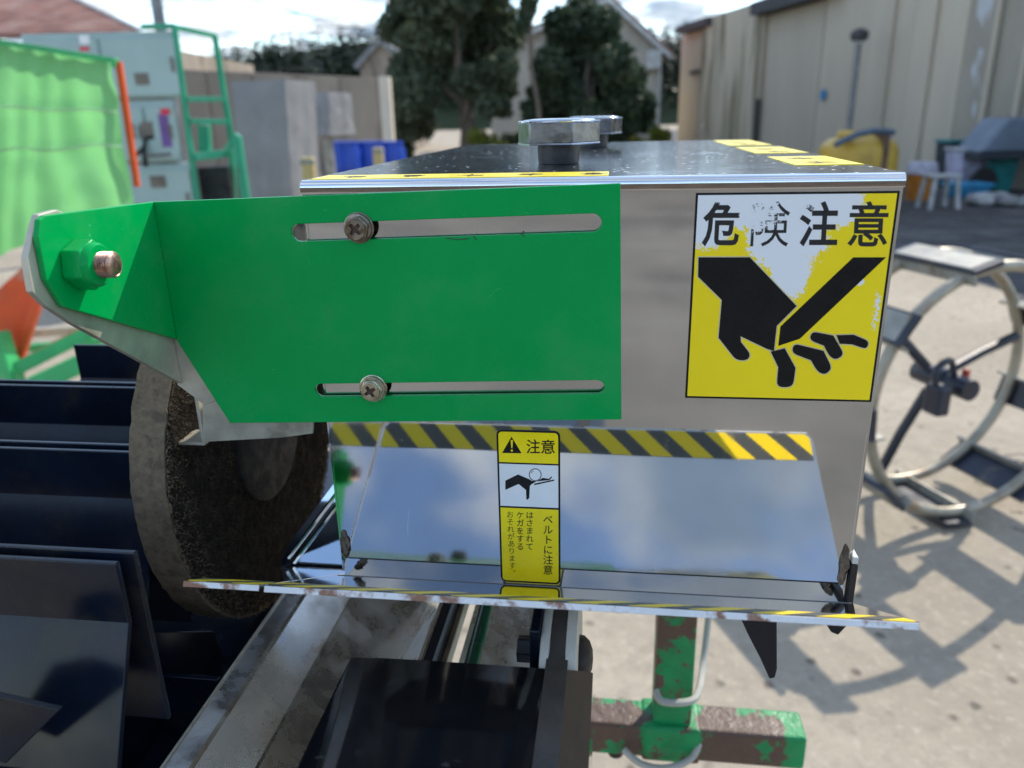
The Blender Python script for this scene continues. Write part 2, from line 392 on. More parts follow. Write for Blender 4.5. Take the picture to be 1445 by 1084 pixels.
# ================================================================ GROUND
def ground_mat():
    mt, t, b = new_mat('yard_concrete'); co = objco(t)
    c = mixc(t, rng(t, noisen(t, co, .9, 8, .62), .3, .72), (.31, .265, .20), (.42, .365, .285))
    c = mixc(t, rng(t, noisen(t, co, 14, 10, .78), .42, .68, 0, .75), c, (.255, .22, .17))
    c = mixc(t, rng(t, noisen(t, objco(t, (1, 1, 1), (7, 1, 0)), 34, 6, .75), .50, .70, 0, .6), c, (.50, .445, .355))
    v = N(t, 'ShaderNodeTexVoronoi'); t.links.new(co, v.inputs['Vector']); v.inputs['Scale'].default_value = 11; v.inputs['Randomness'].default_value = 1
    sp = mth(t, 'MULTIPLY', rng(t, mth(t, 'ADD', v.outputs['Distance'], mth(t, 'MULTIPLY', noisen(t, co, 60, 4, .7), .20)), .31, .17), rng(t, noisen(t, co, 4, 2), .40, .52))
    c = mixc(t, mth(t, 'MULTIPLY', sp, .85), c, (.09, .075, .06))
    c = mixc(t, rng(t, noisen(t, objco(t, (1, 1, 1), (3, 9, 0)), 130, 4, .75), .60, .68, 0, .45), c, (.15, .13, .105))
    c = mixc(t, rng(t, noisen(t, objco(t, (1, 1, 1), (5, 2, 0)), 2.2, 9, .7), .56, .74, 0, .45), c, (.23, .21, .18))
    t.links.new(c, b.inputs['Base Color']); b.inputs['Roughness'].default_value = .9
    bumpn(t, b, noisen(t, co, 45, 8, .7), .35, .01); return mt
g = MB().add([(-400, -400, 0), (400, -400, 0), (400, 400, 0), (-400, 400, 0)], [(0, 1, 2, 3)])
solo(g, 'ground', ground_mat(), (0, 0, 0), kind='structure')
M['darkground'] = pm('reflection_dimming_ground', (.20, .185, .16), .9, 0, .2, .8, .3, 40, .01, col2=(.12, .11, .10), c2s=.6)
solo(MB().add([(-40, -16, .004), (40, -16, .004), (40, -1.3, .004), (-40, -1.3, .004)], [(0, 1, 2, 3)]), 'added_dark_ground', M['darkground'], (0, 0, 0), kind='structure')  # darker ground added out of view to dim what the front panel mirrors
# asphalt lane beside the warehouse, and the grass verge behind the yard
M['asphalt'] = pm('asphalt', (.055, .055, .058), .85, 0, .25, 3, .5, 90, .008, col2=(.10, .10, .095), c2s=1.5)
solo(MB().add([(3.6, 4.0, .004), (30, 4.0, .004), (30, 60, .004), (4.4, 60, .004)], [(0, 1, 2, 3)]), 'asphalt_lane', M['asphalt'], (0, 0, 0), kind='structure')

# ================================================================ BELT COVER
cover = thing('belt_cover', 'stainless steel belt cover box with yellow warning labels and flared front lip', 'machine cover', PC, True)
W, D = .30, .49
# front panel
part(MB().box((.0015, 0, -.2412), (W - .0015, .0012, -.0045)), 'front_panel', M['steel'], cover, bevel=.0004)
# top panel with a rolled front edge turned down over the front panel
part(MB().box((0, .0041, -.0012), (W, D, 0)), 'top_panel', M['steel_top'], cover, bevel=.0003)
prof = [(0, .0040, 0)] + [(0, .0026 - .0038 * sin(a), -.0038 + .0038 * cos(a)) for a in [radians(k) for k in range(0, 91, 10)]] + [(0, -.0012, -.0066)]
part(MB().sheet(prof, (W, 0, 0), .0012), 'rolled_edge', M['steel_lip'], cover, smooth=True)
for x0 in (0, W - .0012):
    part(MB().box((x0, .0013, -.236), (x0 + .0012, D, -.0014)), 'side_panel', M['steel'], cover)
part(MB().box((.0013, D - .0012, -.236), (W - .0013, D, -.0014)), 'back_panel', M['steel'], cover)
# front lip: sheet sloping up towards the viewer
ldir = Vector((0, -cos(LIPA), sin(LIPA))); lnor = Vector((0, sin(LIPA), cos(LIPA)))
def lip_pt(w, k, h=0.0): return Vector((w, -.104, -.177)) + ldir * (k - LIPL) + lnor * h
T = .0016
rc = .006
poly = [lip_pt(.0005, KF), lip_pt(W - .0002, KF), lip_pt(.2975, LIPL - rc)] + [lip_pt(.2975 - rc + rc * cos(a), LIPL - rc + rc * sin(a)) for a in (radians(22), radians(45), radians(68))] + [lip_pt(.2975 - rc, LIPL), lip_pt(.002 + rc, LIPL), lip_pt(.002 + .3 * rc, LIPL - .3 * rc), lip_pt(.002, LIPL - rc)]
lip = part(MB().slab(poly, lnor * -T), 'front_lip', M['steel_lip'], cover, bevel=.0003)
part(MB().slab([lip_pt(.0035, LIPL - .0225, .0002), lip_pt(.2955, LIPL - .0225, .0002), lip_pt(.2955, LIPL - .0045, .0002), lip_pt(.2925, LIPL - .0012, .0002), lip_pt(.007, LIPL - .0012, .0002), lip_pt(.0035, LIPL - .005, .0002)], lnor * .0002), 'hazard_tape', M['hazard'], lip)
part(MB().slab([lip_pt(.004, LIPL + .0001, -.0029), lip_pt(.2945, LIPL + .0001, -.0029), lip_pt(.2945, LIPL + .0001, 0), lip_pt(.004, LIPL + .0001, 0)], ldir * .0008), 'chipped_edge', M['lipedge'], lip, bevel=.0002)
# weld line / fold where the lip meets the front panel
part(MB().slab([(.0008, .0005, BASEU - .0006), (W - .0008, .0005, BASEU - .0006), lip_pt(W - .0008, KF + .0004, -.0004), lip_pt(.0008, KF + .0004, -.0004)], (0, -.0006, -.0011)), 'lip_fold', M['steel_lip'], cover)
part(MB().tube([lip_pt(.001, KF, .0001), lip_pt(.299, KF, .0001)], .00028, 6), 'fold_seam', M['pipeline'], cover, smooth=True)
part(MB().tube([(.001, -.0006, BASEU + .0004), (.299, -.0006, BASEU + .0004)], .00035, 6), 'fold_seam', M['pipeline'], cover, smooth=True)
# left wing of the lip: narrower separate sheet running back past the box
wing = part(MB().slab([lip_pt(-.0375, LIPL - .001), lip_pt(.0005, LIPL - .001), lip_pt(-.0015, -.060), lip_pt(-.072, -.060)], lnor * -.0012), 'lip_wing', M['steel_lip'], cover, bevel=.0003)
part(MB().slab([lip_pt(-.036, LIPL - .0020, .0002), lip_pt(.0005, LIPL - .0020, .0002), lip_pt(.0003, LIPL - .0225, .0002), lip_pt(-.039, LIPL - .0225, .0002)], lnor * .0002), 'hazard_tape', M['hazard'], wing)
part(MB().slab([lip_pt(-.0372, LIPL - .0009, -.0026), lip_pt(.0008, LIPL - .0009, -.0026), lip_pt(.0008, LIPL - .0009, 0), lip_pt(-.0372, LIPL - .0009, 0)], ldir * .0006), 'chipped_edge', M['lipedge'], wing)
# ribbed gusset sheet behind the wing, leaning back
def gq(w, s, off=0): 
    a = radians(24); return Vector((w, .060 + s * sin(a), -.2790 + s * cos(a))) + Vector((0, -cos(a), sin(a))) * off
gus = MB().slab([gq(-.0715, 0), gq(-.001, 0), gq(-.001, .112), gq(-.016, .092), gq(-.0715, .0135)], Vector((0, .0012, -.0006)))
gs = part(gus, 'gusset', M['steel_lip'], cover, bevel=.0003)
for k in (0.006, .0115):
    e = Vector((.0555, 0, .0785)).normalized()
    A = gq(-.0705 + k * .8, .0135 - k * .6 + .001, .0006); B = gq(-.012 + k * .8, .0962 - k * .6, .0006)
    part(MB().tube([A, B], .0016, 8), 'pressed_rib', M['steel_lip'], gs, smooth=True)
part(MB().tube([gq(-.071, .002, .001), gq(-.002, .002, .001)], .0008, 6), 'corner_seam', M['rubber'], gs)
# mud in the corners and a rubber edge strip at the right
for (x, y, sx, sz) in ((487, 768, .0035, .010), (1190, 797, .0035, .0135)):
    c0 = hit(x, y, 1, 0); b_ = MB(); V = []; n = 14; k = 9
    for j in range(k):
        for i in range(n):
            t = 2 * pi * i / n; rr = sin(pi * (j + .0) / (k - 1)) * max(.15, .7 + 1.1 * noise.noise(Vector((i * 1.7, j * 1.3, x))))
            V.append((c0.x + sx * rr * cos(t), .0 - .0022 * abs(rr) * max(0, sin(t)) - .0002, c0.z + sz * cos(pi * j / (k - 1))))
    fs = [(j*n+i, j*n+(i+1) % n, (j+1)*n+(i+1) % n, (j+1)*n+i) for j in range(k-1) for i in range(n)]
    part(b_.add(V, fs), 'dried_mud', M['clay'], cover, smooth=True)
part(MB().box((.2985, -.003, -.242), (.3025, .05, -.2115)), 'edge_strip', M['rubber'], cover, bevel=.0008)
part(MB().box((.2988, -.0028, -.2115), (.3022, .03, -.2070)), 'strip_cap', M['nylon'], cover, bevel=.0008)
# black fingers hanging under the lip
def finger(pts, name, dd, th):
    P = [hit(x, y, 1, dd) for x, y in pts]
    for p in P: p.z = min(p.z, -.177 - (dd + th + .104) * tan(LIPA) - .0032)
    part(MB().slab(P, (0, th, 0)), name, M['black'], cover, bevel=.0008)
finger([(1040, 850), (1098, 850), (1097, 945), (1094, 957), (1086, 959), (1073, 930), (1055, 895)], 'guide_finger', -.035, .004)
finger([(1158, 855), (1199, 855), (1197, 882), (1183, 897), (1173, 893)], 'guide_finger', -.035, .004)
# two hexagon head bolts on the top
def hex_bolt(w, d, rot):
    c = Vector((w, d, 0)); R_ = .0265; P = []
    neck = part(MB().lathe((w, d, .0002), (0, 0, 1), [(.0128, 0), (.0134, .004), (.0136, .0130)], 32), 'hex_bolt', M['hexneck'], cover, smooth=True)
    hx = [(w + R_ * cos(rot + i * pi / 3), d + R_ * sin(rot + i * pi / 3)) for i in range(6)]
    part(MB().slab([(a, b, .0126) for a, b in hx], (0, 0, .0130)), 'bolt_head', M['hexblack'], neck, smooth=True, bevel=.0011, seg=3)
    pr_ = [(.0238, 0), (.0236, .0006), (.0222, .0016), (.017, .0022), (.008, .0024)]
    part(MB().lathe((w, d, .0252), (0, 0, 1), pr_, 48), 'bolt_crown', M['chrome'], neck, smooth=True)
    for z in (.0126, .0256):
        part(MB().tube([(w + (R_ - .0004) * cos(rot + i * pi / 3), d + (R_ - .0004) * sin(rot + i * pi / 3), z) for i in range(6)], .0006, 6, True), 'worn_edge', M['chrome'], neck)
hex_bolt(.127, .115, radians(-68)); hex_bolt(.1415, .36, radians(-50))
# yellow strips stuck on the top: long one at the front edge, three at the right edge
def top_label(x0, x1, y0, y1, name='top_label'):
    return part(MB().box((x0, y0, .00005), (x1, y1, .0003)), name, M['labelyellow'], cover)
tl = top_label(.0035, .160, .0045, .0330)
def glyph_strip(parent, x0, y0, n, step, size, z, mat, along=0):
    rr = random.Random(3 + int(x0 * 1e4))
    for k in range(n):
        g_ = MB(); ox, oy = (x0 + k * step, y0) if not along else (x0, y0 + k * step)
        g_.box((ox, oy + size * .46, z), (ox + size, oy + size * .54, z + .00006)); g_.box((ox + size * .46, oy, z + .00001), (ox + size * .54, oy + size, z + .00007))
        for q in range(5):
            cx, cy = rr.uniform(0, size * .5), rr.uniform(0, size * .9); a = rr.uniform(.4, .9) * size
            g_.box((ox + cx, oy + cy, z + .00001 * q), (ox + min(cx + a, size), oy + cy + size * .08, z + .00008 + q * .00001))
        part(g_, 'lettering', mat, parent, kind='stuff')
glyph_strip(tl, .0150, .0105, 5, .0325, .0145, .0003, M['ink'])
for (y0, y1, w0) in ((.062, .150, .262), (.195, .300, .262), (.335, .470, .262)):
    l = top_label(w0, .2985, y0, y1); glyph_strip(l, w0 + .008, y0 + .012, 2, .042, .018, .0003, M['strap'] if 'strap' in M else M['ink'], 1)

# ---- large warning label
def quad(px, dd): return [hit(x, y, 1, dd) for x, y in px]
WL0, WL1, UL0, UL1 = .2030, .2993 - .0012, -.1156, -.0083
lab = part(MB().box((WL0, -.0005, UL0), (WL1, -.00005, UL1)), 'warning_label', M['ink'], cover)
part(MB().box((WL0 + .0011, -.00056, UL0 + .0011), (WL1 - .0011, -.0003, UL1 - .0011)), 'label_field', M['bigyellow'], lab)
def flat(polys, name, mat, parent, dd, o=(940, 250), k=3.286):
    b_ = MB()
    for pl in polys: b_.add([hit(*cp(x, y, o, k), 1, dd) for x, y in pl], [tuple(range(len(pl)))])
    bm = bmesh.new(); return part(b_, name, mat, parent)
def rounded(pts, idx, r=14):
    """replace corner idx by a small arc"""
    out = []
    n = len(pts)
    for i, p in enumerate(pts):
        if i in idx:
            a = Vector(pts[i-1]) - Vector(p); b = Vector(pts[(i+1) % n]) - Vector(p)
            a = a.normalized() * min(r, a.length * .49); b = b.normalized() * min(r, b.length * .49); p = Vector(p)
            for s in (0, .25, .5, .75, 1): out.append(tuple((1-s)**2 * (p + a) + 2*s*(1-s) * p + s*s * (p + b)))
        else: out.append(p)
    return out
hand = rounded([(150, 372), (388, 372), (605, 598), (513, 690), (500, 806), (470, 798), (345, 738), (347, 765), (392, 822), (378, 850), (325, 850), (243, 745), (258, 570), (148, 462)], {8, 9, 10}, 26)
knife = [(868, 372), (1020, 372), (620, 750), (520, 783), (530, 693)]
f1 = rounded([(485, 810), (550, 794), (600, 885), (588, 974), (512, 974), (520, 882)], {3, 4}, 30)
f2 = rounded([(592, 772), (730, 806), (770, 888), (735, 918), (700, 900), (672, 850), (582, 815)], {0, 2, 3, 4, 6}, 26)
f3 = rounded([(676, 716), (775, 735), (826, 822), (788, 848), (758, 832), (732, 782), (664, 755)], {0, 2, 3, 4, 6}, 26)
f4 = rounded([(790, 733), (870, 731), (942, 762), (930, 798), (862, 776), (805, 773)], {2, 3}, 22)
flat([hand, knife, f1, f2, f3, f4], 'pictogram', M['ink'], lab, -.00066)
def outline(pl, g=5):
    c = sum((Vector(p) for p in pl), Vector((0, 0))) / len(pl); out = []
    n = len(pl)
    ar = sum(pl[i][0] * pl[(i+1) % n][1] - pl[(i+1) % n][0] * pl[i][1] for i in range(n)); sg = 1 if ar > 0 else -1
    for i in range(n):
        a = (Vector(pl[i]) - Vector(pl[i-1])); b = (Vector(pl[(i+1) % n]) - Vector(pl[i]))
        if a.length < 1e-6 or b.length < 1e-6: continue
        a.normalize(); b.normalize(); n1 = Vector((a.y, -a.x)) * sg; n2 = Vector((b.y, -b.x)) * sg; k = (n1 + n2)
        if k.length < 1e-4: continue
        k.normalize(); out.append(tuple(Vector(pl[i]) + k * g / max(.5, k.dot(n1))))
    return out
flat([outline(q) for q in (hand, f1, f2, f3, f4)], 'pale_outline', M['inkline'], lab, -.00061)
def put_glyphs(items, name, mat, parent, dd, off=.02, fit=True):
    """items: (char, px quad TL TR BR BL); glyph stretched into the quad (fit) or set in its em square"""
    for ch, (a, b, c, d_) in items:
        V, Fc = text_mesh(ch, off)
        if fit:
            xs = [v[0] for v in V]; ys = [v[1] for v in V]; x0, x1, y0, y1 = min(xs), max(xs), min(ys), max(ys)
        else: x0, x1, y0, y1 = 0, 1, -.12, .88
        if ch == '\u3002': x0, x1, y0, y1 = x0 - .55, x1 - .55, y0 - .55, y1 - .55
        P = []
        for v in V:
            s = (v[0] - x0) / (x1 - x0); t_ = 1 - (v[1] - y0) / (y1 - y0)
            p = (1-s)*(1-t_)*Vector(a) + s*(1-t_)*Vector(b) + s*t_*Vector(c) + (1-s)*t_*Vector(d_)
            P.append(hit(p.x, p.y, 1, dd))
        part(MB().add(P, Fc), name, mat, parent)
def q5(x0, y0, x1, y1, sh=6): return [cp(x0 + sh, y0), cp(x1 + sh, y0), cp(x1 - sh, y1), cp(x0 - sh, y1)]
put_glyphs([('危', q5(170, 115, 341, 322)), ('注', q5(618, 112, 798, 322))], 'lettering', M['bigink'], lab, -.00063, .022)
put_glyphs([('険', q5(396, 113, 572, 322))], 'lettering', M['bigink'], lab, -.00063, .0)
put_glyphs([('意', q5(845, 112, 1030, 322))], 'lettering', M['bigink'], lab, -.00063, .014)

# ---- small caution label
S6 = ((690, 590), 4.336)
def q6(x0, y0, x1, y1): return [cp(x0, y0, *S6), cp(x1, y0, *S6), cp(x1, y1, *S6), cp(x0, y1, *S6)]
def rrect(x0, y0, x1, y1, r, n=5):
    out = []
    for cx, cy, a0 in ((x1 - r, y1 - r, 0), (x0 + r, y1 - r, 90), (x0 + r, y0 + r, 180), (x1 - r, y0 + r, 270)):
        for i in range(n + 1):
            a = radians(a0 + 90 * i / n); out.append((cx + r * cos(a), cy + r * sin(a)))
    return out
A0, A1 = hit(700.5, 606, 1, 0), hit(790.5, 822, 1, 0)
sw0, sw1, su0, su1 = .0998, .1358, -.2362, -.1372
lab2 = part(MB().slab([(x, 0, z) for x, z in rrect(sw0, su0, sw1, su1, .0032)], (0, -.0005, 0)), 'caution_label', M['ink'], cover)
def L2(x0, z0, x1, z1, mat, name, rr=()):
    pts = rrect(x0, z0, x1, z1, .0022); r = .0022
    if 'b' not in rr: pts = [(x, z) for x, z in pts if z > z0 + r - 1e-7] + [(x0, z0), (x1, z0)] if 't' in rr else pts
    if rr == 't': pts = [p for p in rrect(x0, z0, x1, z1, r) if p[1] > (z0 + z1) / 2] + [(x0, z0), (x1, z0)]
    if rr == 'b': pts = [(x1, z1), (x0, z1)] + [p for p in rrect(x0, z0, x1, z1, r) if p[1] < (z0 + z1) / 2]
    if rr == '': pts = [(x0, z0), (x1, z0), (x1, z1), (x0, z1)]
    part(MB().slab([(x, -.0003, z) for x, z in pts], (0, -.00028, 0)), name, mat, lab2)
g_ = .0011; zt = su1 - g_; h1 = .0199; 
L2(sw0 + g_, su1 - h1, sw1 - g_, zt, M['labelyellow'], 'caution_band', 't')
L2(sw0 + g_, su1 - .0478, sw1 - g_, su1 - h1 - .0010, M['labelwhite'], 'picture_band', '')
L2(sw0 + g_, su0 + g_, sw1 - g_, su1 - .0490, M['labelyellow'], 'text_band', 'b')
def flat6(polys, name, mat, dd=-.00062): return flat(polys, name, mat, lab2, dd, *S6)
flat6([[(80, 214), (138, 114), (200, 216)]], 'warning_triangle', M['ink'])
flat6([[(132, 135), (147, 135), (143, 185), (137, 185)], [(140 + 7 * cos(a), 199 + 7 * sin(a)) for a in [radians(k) for k in range(0, 360, 40)]]], 'exclamation_mark', M['labelyellow'], -.00066)
arm = [(100, 383), (178, 345), (250, 376), (262, 384), (292, 388), (262, 404), (250, 416), (247, 488), (238, 499), (229, 499), (226, 440), (181, 404), (100, 440)]
ring = [(283 + 39 * cos(a), 347 + 39 * sin(a)) for a in [radians(k) for k in range(0, 360, 15)]]
ringi = [(283 + 34 * cos(a), 347 + 34 * sin(a)) for a in [radians(k) for k in range(0, 360, 15)]]
arc = [(283 + 27 * cos(a), 347 + 27 * sin(a)) for a in [radians(k) for k in range(195, 250, 9)]] + [(283 + 24 * cos(a), 347 + 24 * sin(a)) for a in [radians(k) for k in range(249, 190, -9)]]
hl1 = [(275, 402), (398, 376), (400, 384), (278, 411)]; hl2 = [(290, 388), (330, 366), (366, 372), (382, 357), (386, 364), (370, 380), (330, 384)]
flat6([arm, ring, hl1, hl2], 'pictogram', M['ink'])
flat6([ringi], 'roller_disc', M['labelwhite'], -.00065); flat6([arc], 'turning_arrow', M['ink'], -.00068)
it = [('注', q6(229, 130, 312, 218)), ('意', q6(318, 132, 404, 219))]
put_glyphs(it, 'lettering', M['ink'], lab2, -.00062, .013)
items = []
def column(txt, x0, x1, y0, y1, sk=0):
    n = len(txt); h = (y1 - y0) / n
    for i, ch in enumerate(txt): items.append((ch, q6(x0 + sk * i, y0 + h * i, x1 + sk * i, y0 + h * (i + 1))))
column('ベルトに注意', 330, 392, 590, 960, 0)
column('はさまれて', 225, 273, 570, 810, 0)
column('ケガをする', 167, 215, 570, 810, 0)
put_glyphs(items, 'lettering', M['ink'], lab2, -.00062, .010, False); items = []
column('おそれがあります。', 106, 152, 568, 970, 2)
put_glyphs(items, 'lettering', M['ink'], lab2, -.00062, .0, False)

# ================================================================ GREEN ADJUSTING BRACKET
PB = Vector((.03, -.01, -.137))
br = thing('slotted_bracket', 'bright green painted folded bracket plate with two slots bolted to the steel box', 'bracket', PB, True)
def fp(x, y, dd=-.004): q = hit(x, y, 1, dd); return (q.x, q.z)
def slot(xa, ya, xb, yb, r):
    a, b = Vector(fp(xa, ya)), Vector(fp(xb, yb)); dr = (b - a).normalized(); n_ = Vector((-dr.y, dr.x)); out = []
    a += dr * r; b -= dr * r
    for c, s in ((a, 1), (b, -1)):
        for k in range(0, 181, 20):
            t = radians(k); out.append(tuple(c + s * (n_ * cos(t) - dr * sin(t)) * r))
    return out
TH_P = .0024
FWX = -.0813
outer = [(FWX, fp(217, 285)[1]), fp(875.5, 259), fp(877, 592), fp(325, 597), (FWX, fp(252, 481)[1])]
V, Fc = curve_mesh(outer, [slot(411, 329, 849, 314, .0046), slot(445, 551, 853, 546, .0039)], TH_P / 2, .0004)
part(([(x, -.004 + TH_P / 2 - z, y) for x, y, z in V], Fc), 'plate', M['green'], br, smooth=radians(50))
def on_plate(x, y): q = hit(x, y, 1, -.0042); return Vector((q.x, -.0042, q.z))
for pts_ in ([(377, 544), (376, 555), (380, 566), (381, 578)], [(386, 302), (389, 303)], [(311, 365), (313, 366)], [(325, 366), (327, 368)], [(384, 521), (387, 522)], [(470, 401), (473, 402)], [(690, 420), (700, 409), (706, 407)], [(740, 300), (748, 301)], [(455, 296), (462, 297)]):
    part(MB().tube([on_plate(*p) for p in pts_], .00022, 5), 'paint_scratch', M['scratch'], br)
for pts_ in ([(630, 336), (645, 338), (662, 337)], [(668, 333), (673, 339)], [(735, 330), (741, 334)]):
    part(MB().tube([on_plate(*p) for p in pts_], .0004, 5), 'grease_mark', M['smudge'], br)
# flange folded 90 degrees towards the viewer
def wp(x, y, ww=FWX): q = hit(x, y, 0, ww); return Vector((ww, q.y, q.z))
top_u = fp(217, 285)[1]; bot_u = fp(252, 481)[1]
fl = [Vector((FWX, -.0018, top_u)), wp(64, 304), wp(56, 310), wp(54, 335), wp(66, 395), wp(90, 433), Vector((FWX, -.0018, bot_u))]
flg = part(MB().slab(fl, (-.0028, 0, 0)), 'flange', M['green'], br, bevel=.0005)
# nut and threaded stud on the flange
nc = wp(110, 372)
nc = Vector((FWX, -.0745, -.0305))
rr = .0118
hexp = [nc + Vector((0, rr * cos(radians(20 + 60 * i)), rr * sin(radians(20 + 60 * i)))) for i in range(6)]
nut = part(MB().slab(hexp, (.0095, 0, 0)), 'lock_nut', M['green'], br, smooth=True, bevel=.0009, seg=3)
part(MB().lathe(nc + Vector((.0092, 0, 0)), (1, 0, 0), [(.0102, 0), (.0100, .0022), (.0090, .0034), (.0068, .0036)], 32), 'nut_collar', M['green'], nut, smooth=True)
prof = []; x = 0
while x < .0095: prof += [(.0052, x), (.0060, x + .0006), (.0052, x + .0012)]; x += .00125
prof += [(.0050, .0098), (.0042, .0104)]
stud = part(MB().lathe(nc + Vector((.0095, 0, 0)), (1, 0, 0), prof, 24), 'threaded_stud', M['copper'], br, smooth=True)
part(MB().cyl(nc + Vector((.0196, 0, 0)), nc + Vector((.0200, 0, 0)), .0018, n=14), 'stud_centre', M['recess'], stud)
# two hexagon screws with cross recess in the slots
def screw(x, y, mat, rot, s=1.0):
    c = hit(x, y, 1, -.0085); w0, u0 = c.x, c.z; ax = (0, -1, 0)
    wash = part(MB().lathe((w0, -.0041, u0), ax, [(.0079 * s, 0), (.0079 * s, .0010), (.0074 * s, .0012), (.0074 * s, .0013), (.0072 * s, .0030), (.0068 * s, .0031)], 40), 'screw', mat, br, smooth=True)
    hx = [(.0066 * s * cos(rot + i * pi / 3), .0066 * s * sin(rot + i * pi / 3)) for i in range(6)]
    part(MB().slab([(w0 + a, -.0070, u0 + b) for a, b in hx], (0, -.0028, 0)), 'screw_head', mat, wash, smooth=True, bevel=.0007, seg=3)
    a_, b_ = .0034 * s, .0008 * s; r2 = rot + .5
    cr_ = [(a_, b_), (b_ * 1.3, b_ * 1.3), (b_, a_), (-b_, a_), (-b_ * 1.3, b_ * 1.3), (-a_, b_), (-a_, -b_), (-b_ * 1.3, -b_ * 1.3), (-b_, -a_), (b_, -a_), (b_ * 1.3, -b_ * 1.3), (a_, -b_)]
    cr_ = [(p * cos(r2) - q * sin(r2), p * sin(r2) + q * cos(r2)) for p, q in cr_]
    o_ = [(.0053 * s * cos(radians(t)), .0053 * s * sin(radians(t))) for t in range(0, 360, 12)]
    V, Fc = curve_mesh(o_, [cr_], .0006, .0002)
    part(([(w0 + a, -.0103 - c2, u0 + b) for a, b, c2 in V], Fc), 'screw_face', mat, wash, smooth=radians(40))
    part(MB().cyl((w0, -.0100, u0), (w0, -.00995, u0), .0045 * s, n=20), 'cross_recess', M['recess'], wash)
screw(503, 323, M['old_zinc'], .3, 1.02); screw(524, 551, M['zinc'], .05)

# ================================================================ GALVANISED MOUNTING ARM (behind the bracket)
arm_ = thing('mounting_arm', 'bare grey galvanised steel arm behind the green bracket', 'bracket', (-.09, .01, -.16), True)
gw = FWX - .0031
pts = [wp(54, 303, gw), wp(80, 296, gw), wp(104, 305, gw), Vector((gw, -.0014, -.02)), Vector((gw, -.0014, -.1135)), wp(105, 458, gw), wp(66, 432, gw), wp(46, 412, gw), wp(38, 365, gw), wp(48, 322, gw)]
part(MB().slab(pts, (-.0032, 0, 0)), 'arm_flange', M['galv'], arm_, bevel=.0004)
part(MB().slab([(gw - .003, -.0014, -.06), (-.056, -.0014, -.085), (-.056, -.0014, -.1205), (-.0725, -.0014, -.1268), (gw - .003, -.0014, -.1145)], (0, .0024, 0)), 'arm_panel', M['galv'], arm_, bevel=.0003)
D2 = .010
hp = lambda x, y: hit(x, y, 1, D2)
part(MB().slab([hp(286, 500), hp(286, 624), hp(395, 618), hp(441, 612), hp(446, 500)], (0, .0022, 0)), 'drop_plate', M['galv'], arm_, bevel=.0003)
q0, q1 = hp(286, 626), hp(246, 629)
part(MB().box((q1.x, D2 - .001, q0.z - .0010), (q0.x + .0015, D2 + .020, q0.z + .0008)), 'bottom_return', M['galv'], arm_, bevel=.0003)
q2 = hp(286, 500)
part(MB().box((q0.x - .0005, D2 - .0002, q0.z), (q0.x + .0016, D2 + .020, q2.z)), 'side_return', M['galv'], arm_, bevel=.0003)

# ================================================================ BRUSH WHEEL
DC = fdepth(390, 612, .6); DN = Vector((1, 0, 0)); DC.x -= .009
bw = thing('brush_wheel', 'round brown felt and black bristle brush wheel hanging beside the steel box', 'brush wheel', DC - Vector((0, 0, .137)), True)
ex = Vector((0, 0, 1)); ey = DN.cross(ex).normalized()
RD = .1365
def polar(r0, r1, nr, na, amp, h0, seed, mb, back=None):
    V = []; fs = []
    for j in range(nr + 1):
        r = r0 + (r1 - r0) * j / nr
        for i in range(na):
            t = 2 * pi * i / na; q = Vector((cos(t) * r * 160, sin(t) * r * 160, seed))
            hh = h0 + amp * (noise.noise(q) + .6 * noise.noise(q * 2.3))
            rad = r * (1 + (.006 * noise.noise(Vector((cos(t) * 22, sin(t) * 22, seed + 5))) if j == nr else 0))
            V.append(DC + DN * hh + rad * (cos(t) * ex + sin(t) * ey))
    for j in range(nr):
        for i in range(na):
            k = (i + 1) % na; fs.append((j*na+i, j*na+k, (j+1)*na+k, (j+1)*na+i))
    if back is not None:
        o = len(V)
        for i in range(na): V.append(V[nr*na+i] - DN * back)
        for i in range(na):
            k = (i + 1) % na; fs.append((nr*na+i, nr*na+k, o+k, o+i))
        fs.append(tuple(o + i for i in range(na)))
    return mb.add(V, fs)
part(polar(.133, RD, 3, 200, .0008, 0, 1, MB(), back=.0225), 'felt_ring', M['felt'], bw, smooth=radians(60))
part(polar(.030, .1350, 44, 190, .0022, .0006, 9, MB()), 'bristle_face', M['bristle'], bw, smooth=radians(60))
part(MB().lathe(DC - DN * .02, DN, [(.052, 0), (.0515, .0235), (.049, .0255), (.03, .0262), (.012, .0262)], 48), 'hub', M['hub'], bw, smooth=True)
fb = MB()
for k in range(16000):
    r = sqrt(random.uniform(.050**2, .1355**2)); t = random.uniform(0, 2 * pi)
    p = DC + r * (cos(t) * ex + sin(t) * ey) + DN * .001
    dv = (DN * random.uniform(.25, 1) + ex * random.uniform(-1, 1) + ey * random.uniform(-1, 1)).normalized() * random.uniform(.0018, .0042)
    sd = dv.orthogonal().normalized() * .00022
    fb.add([p - sd, p + sd, p + dv], [(0, 1, 2)])
part(fb, 'bristles', M['bristle_tip'], bw, kind='stuff')
ff = MB()
for k in range(2600):
    t = random.uniform(0, 2 * pi); h = random.uniform(-.0225, 0)
    p = DC + RD * .998 * (cos(t) * ex + sin(t) * ey) + DN * h
    dv = ((cos(t) * ex + sin(t) * ey) + ex * random.uniform(-.6, .6) + ey * random.uniform(-.6, .6) + DN * random.uniform(-.5, .5)).normalized() * random.uniform(.0006, .0018)
    sd = dv.orthogonal().normalized() * .0002
    ff.add([p - sd, p + sd, p + dv], [(0, 1, 2)])
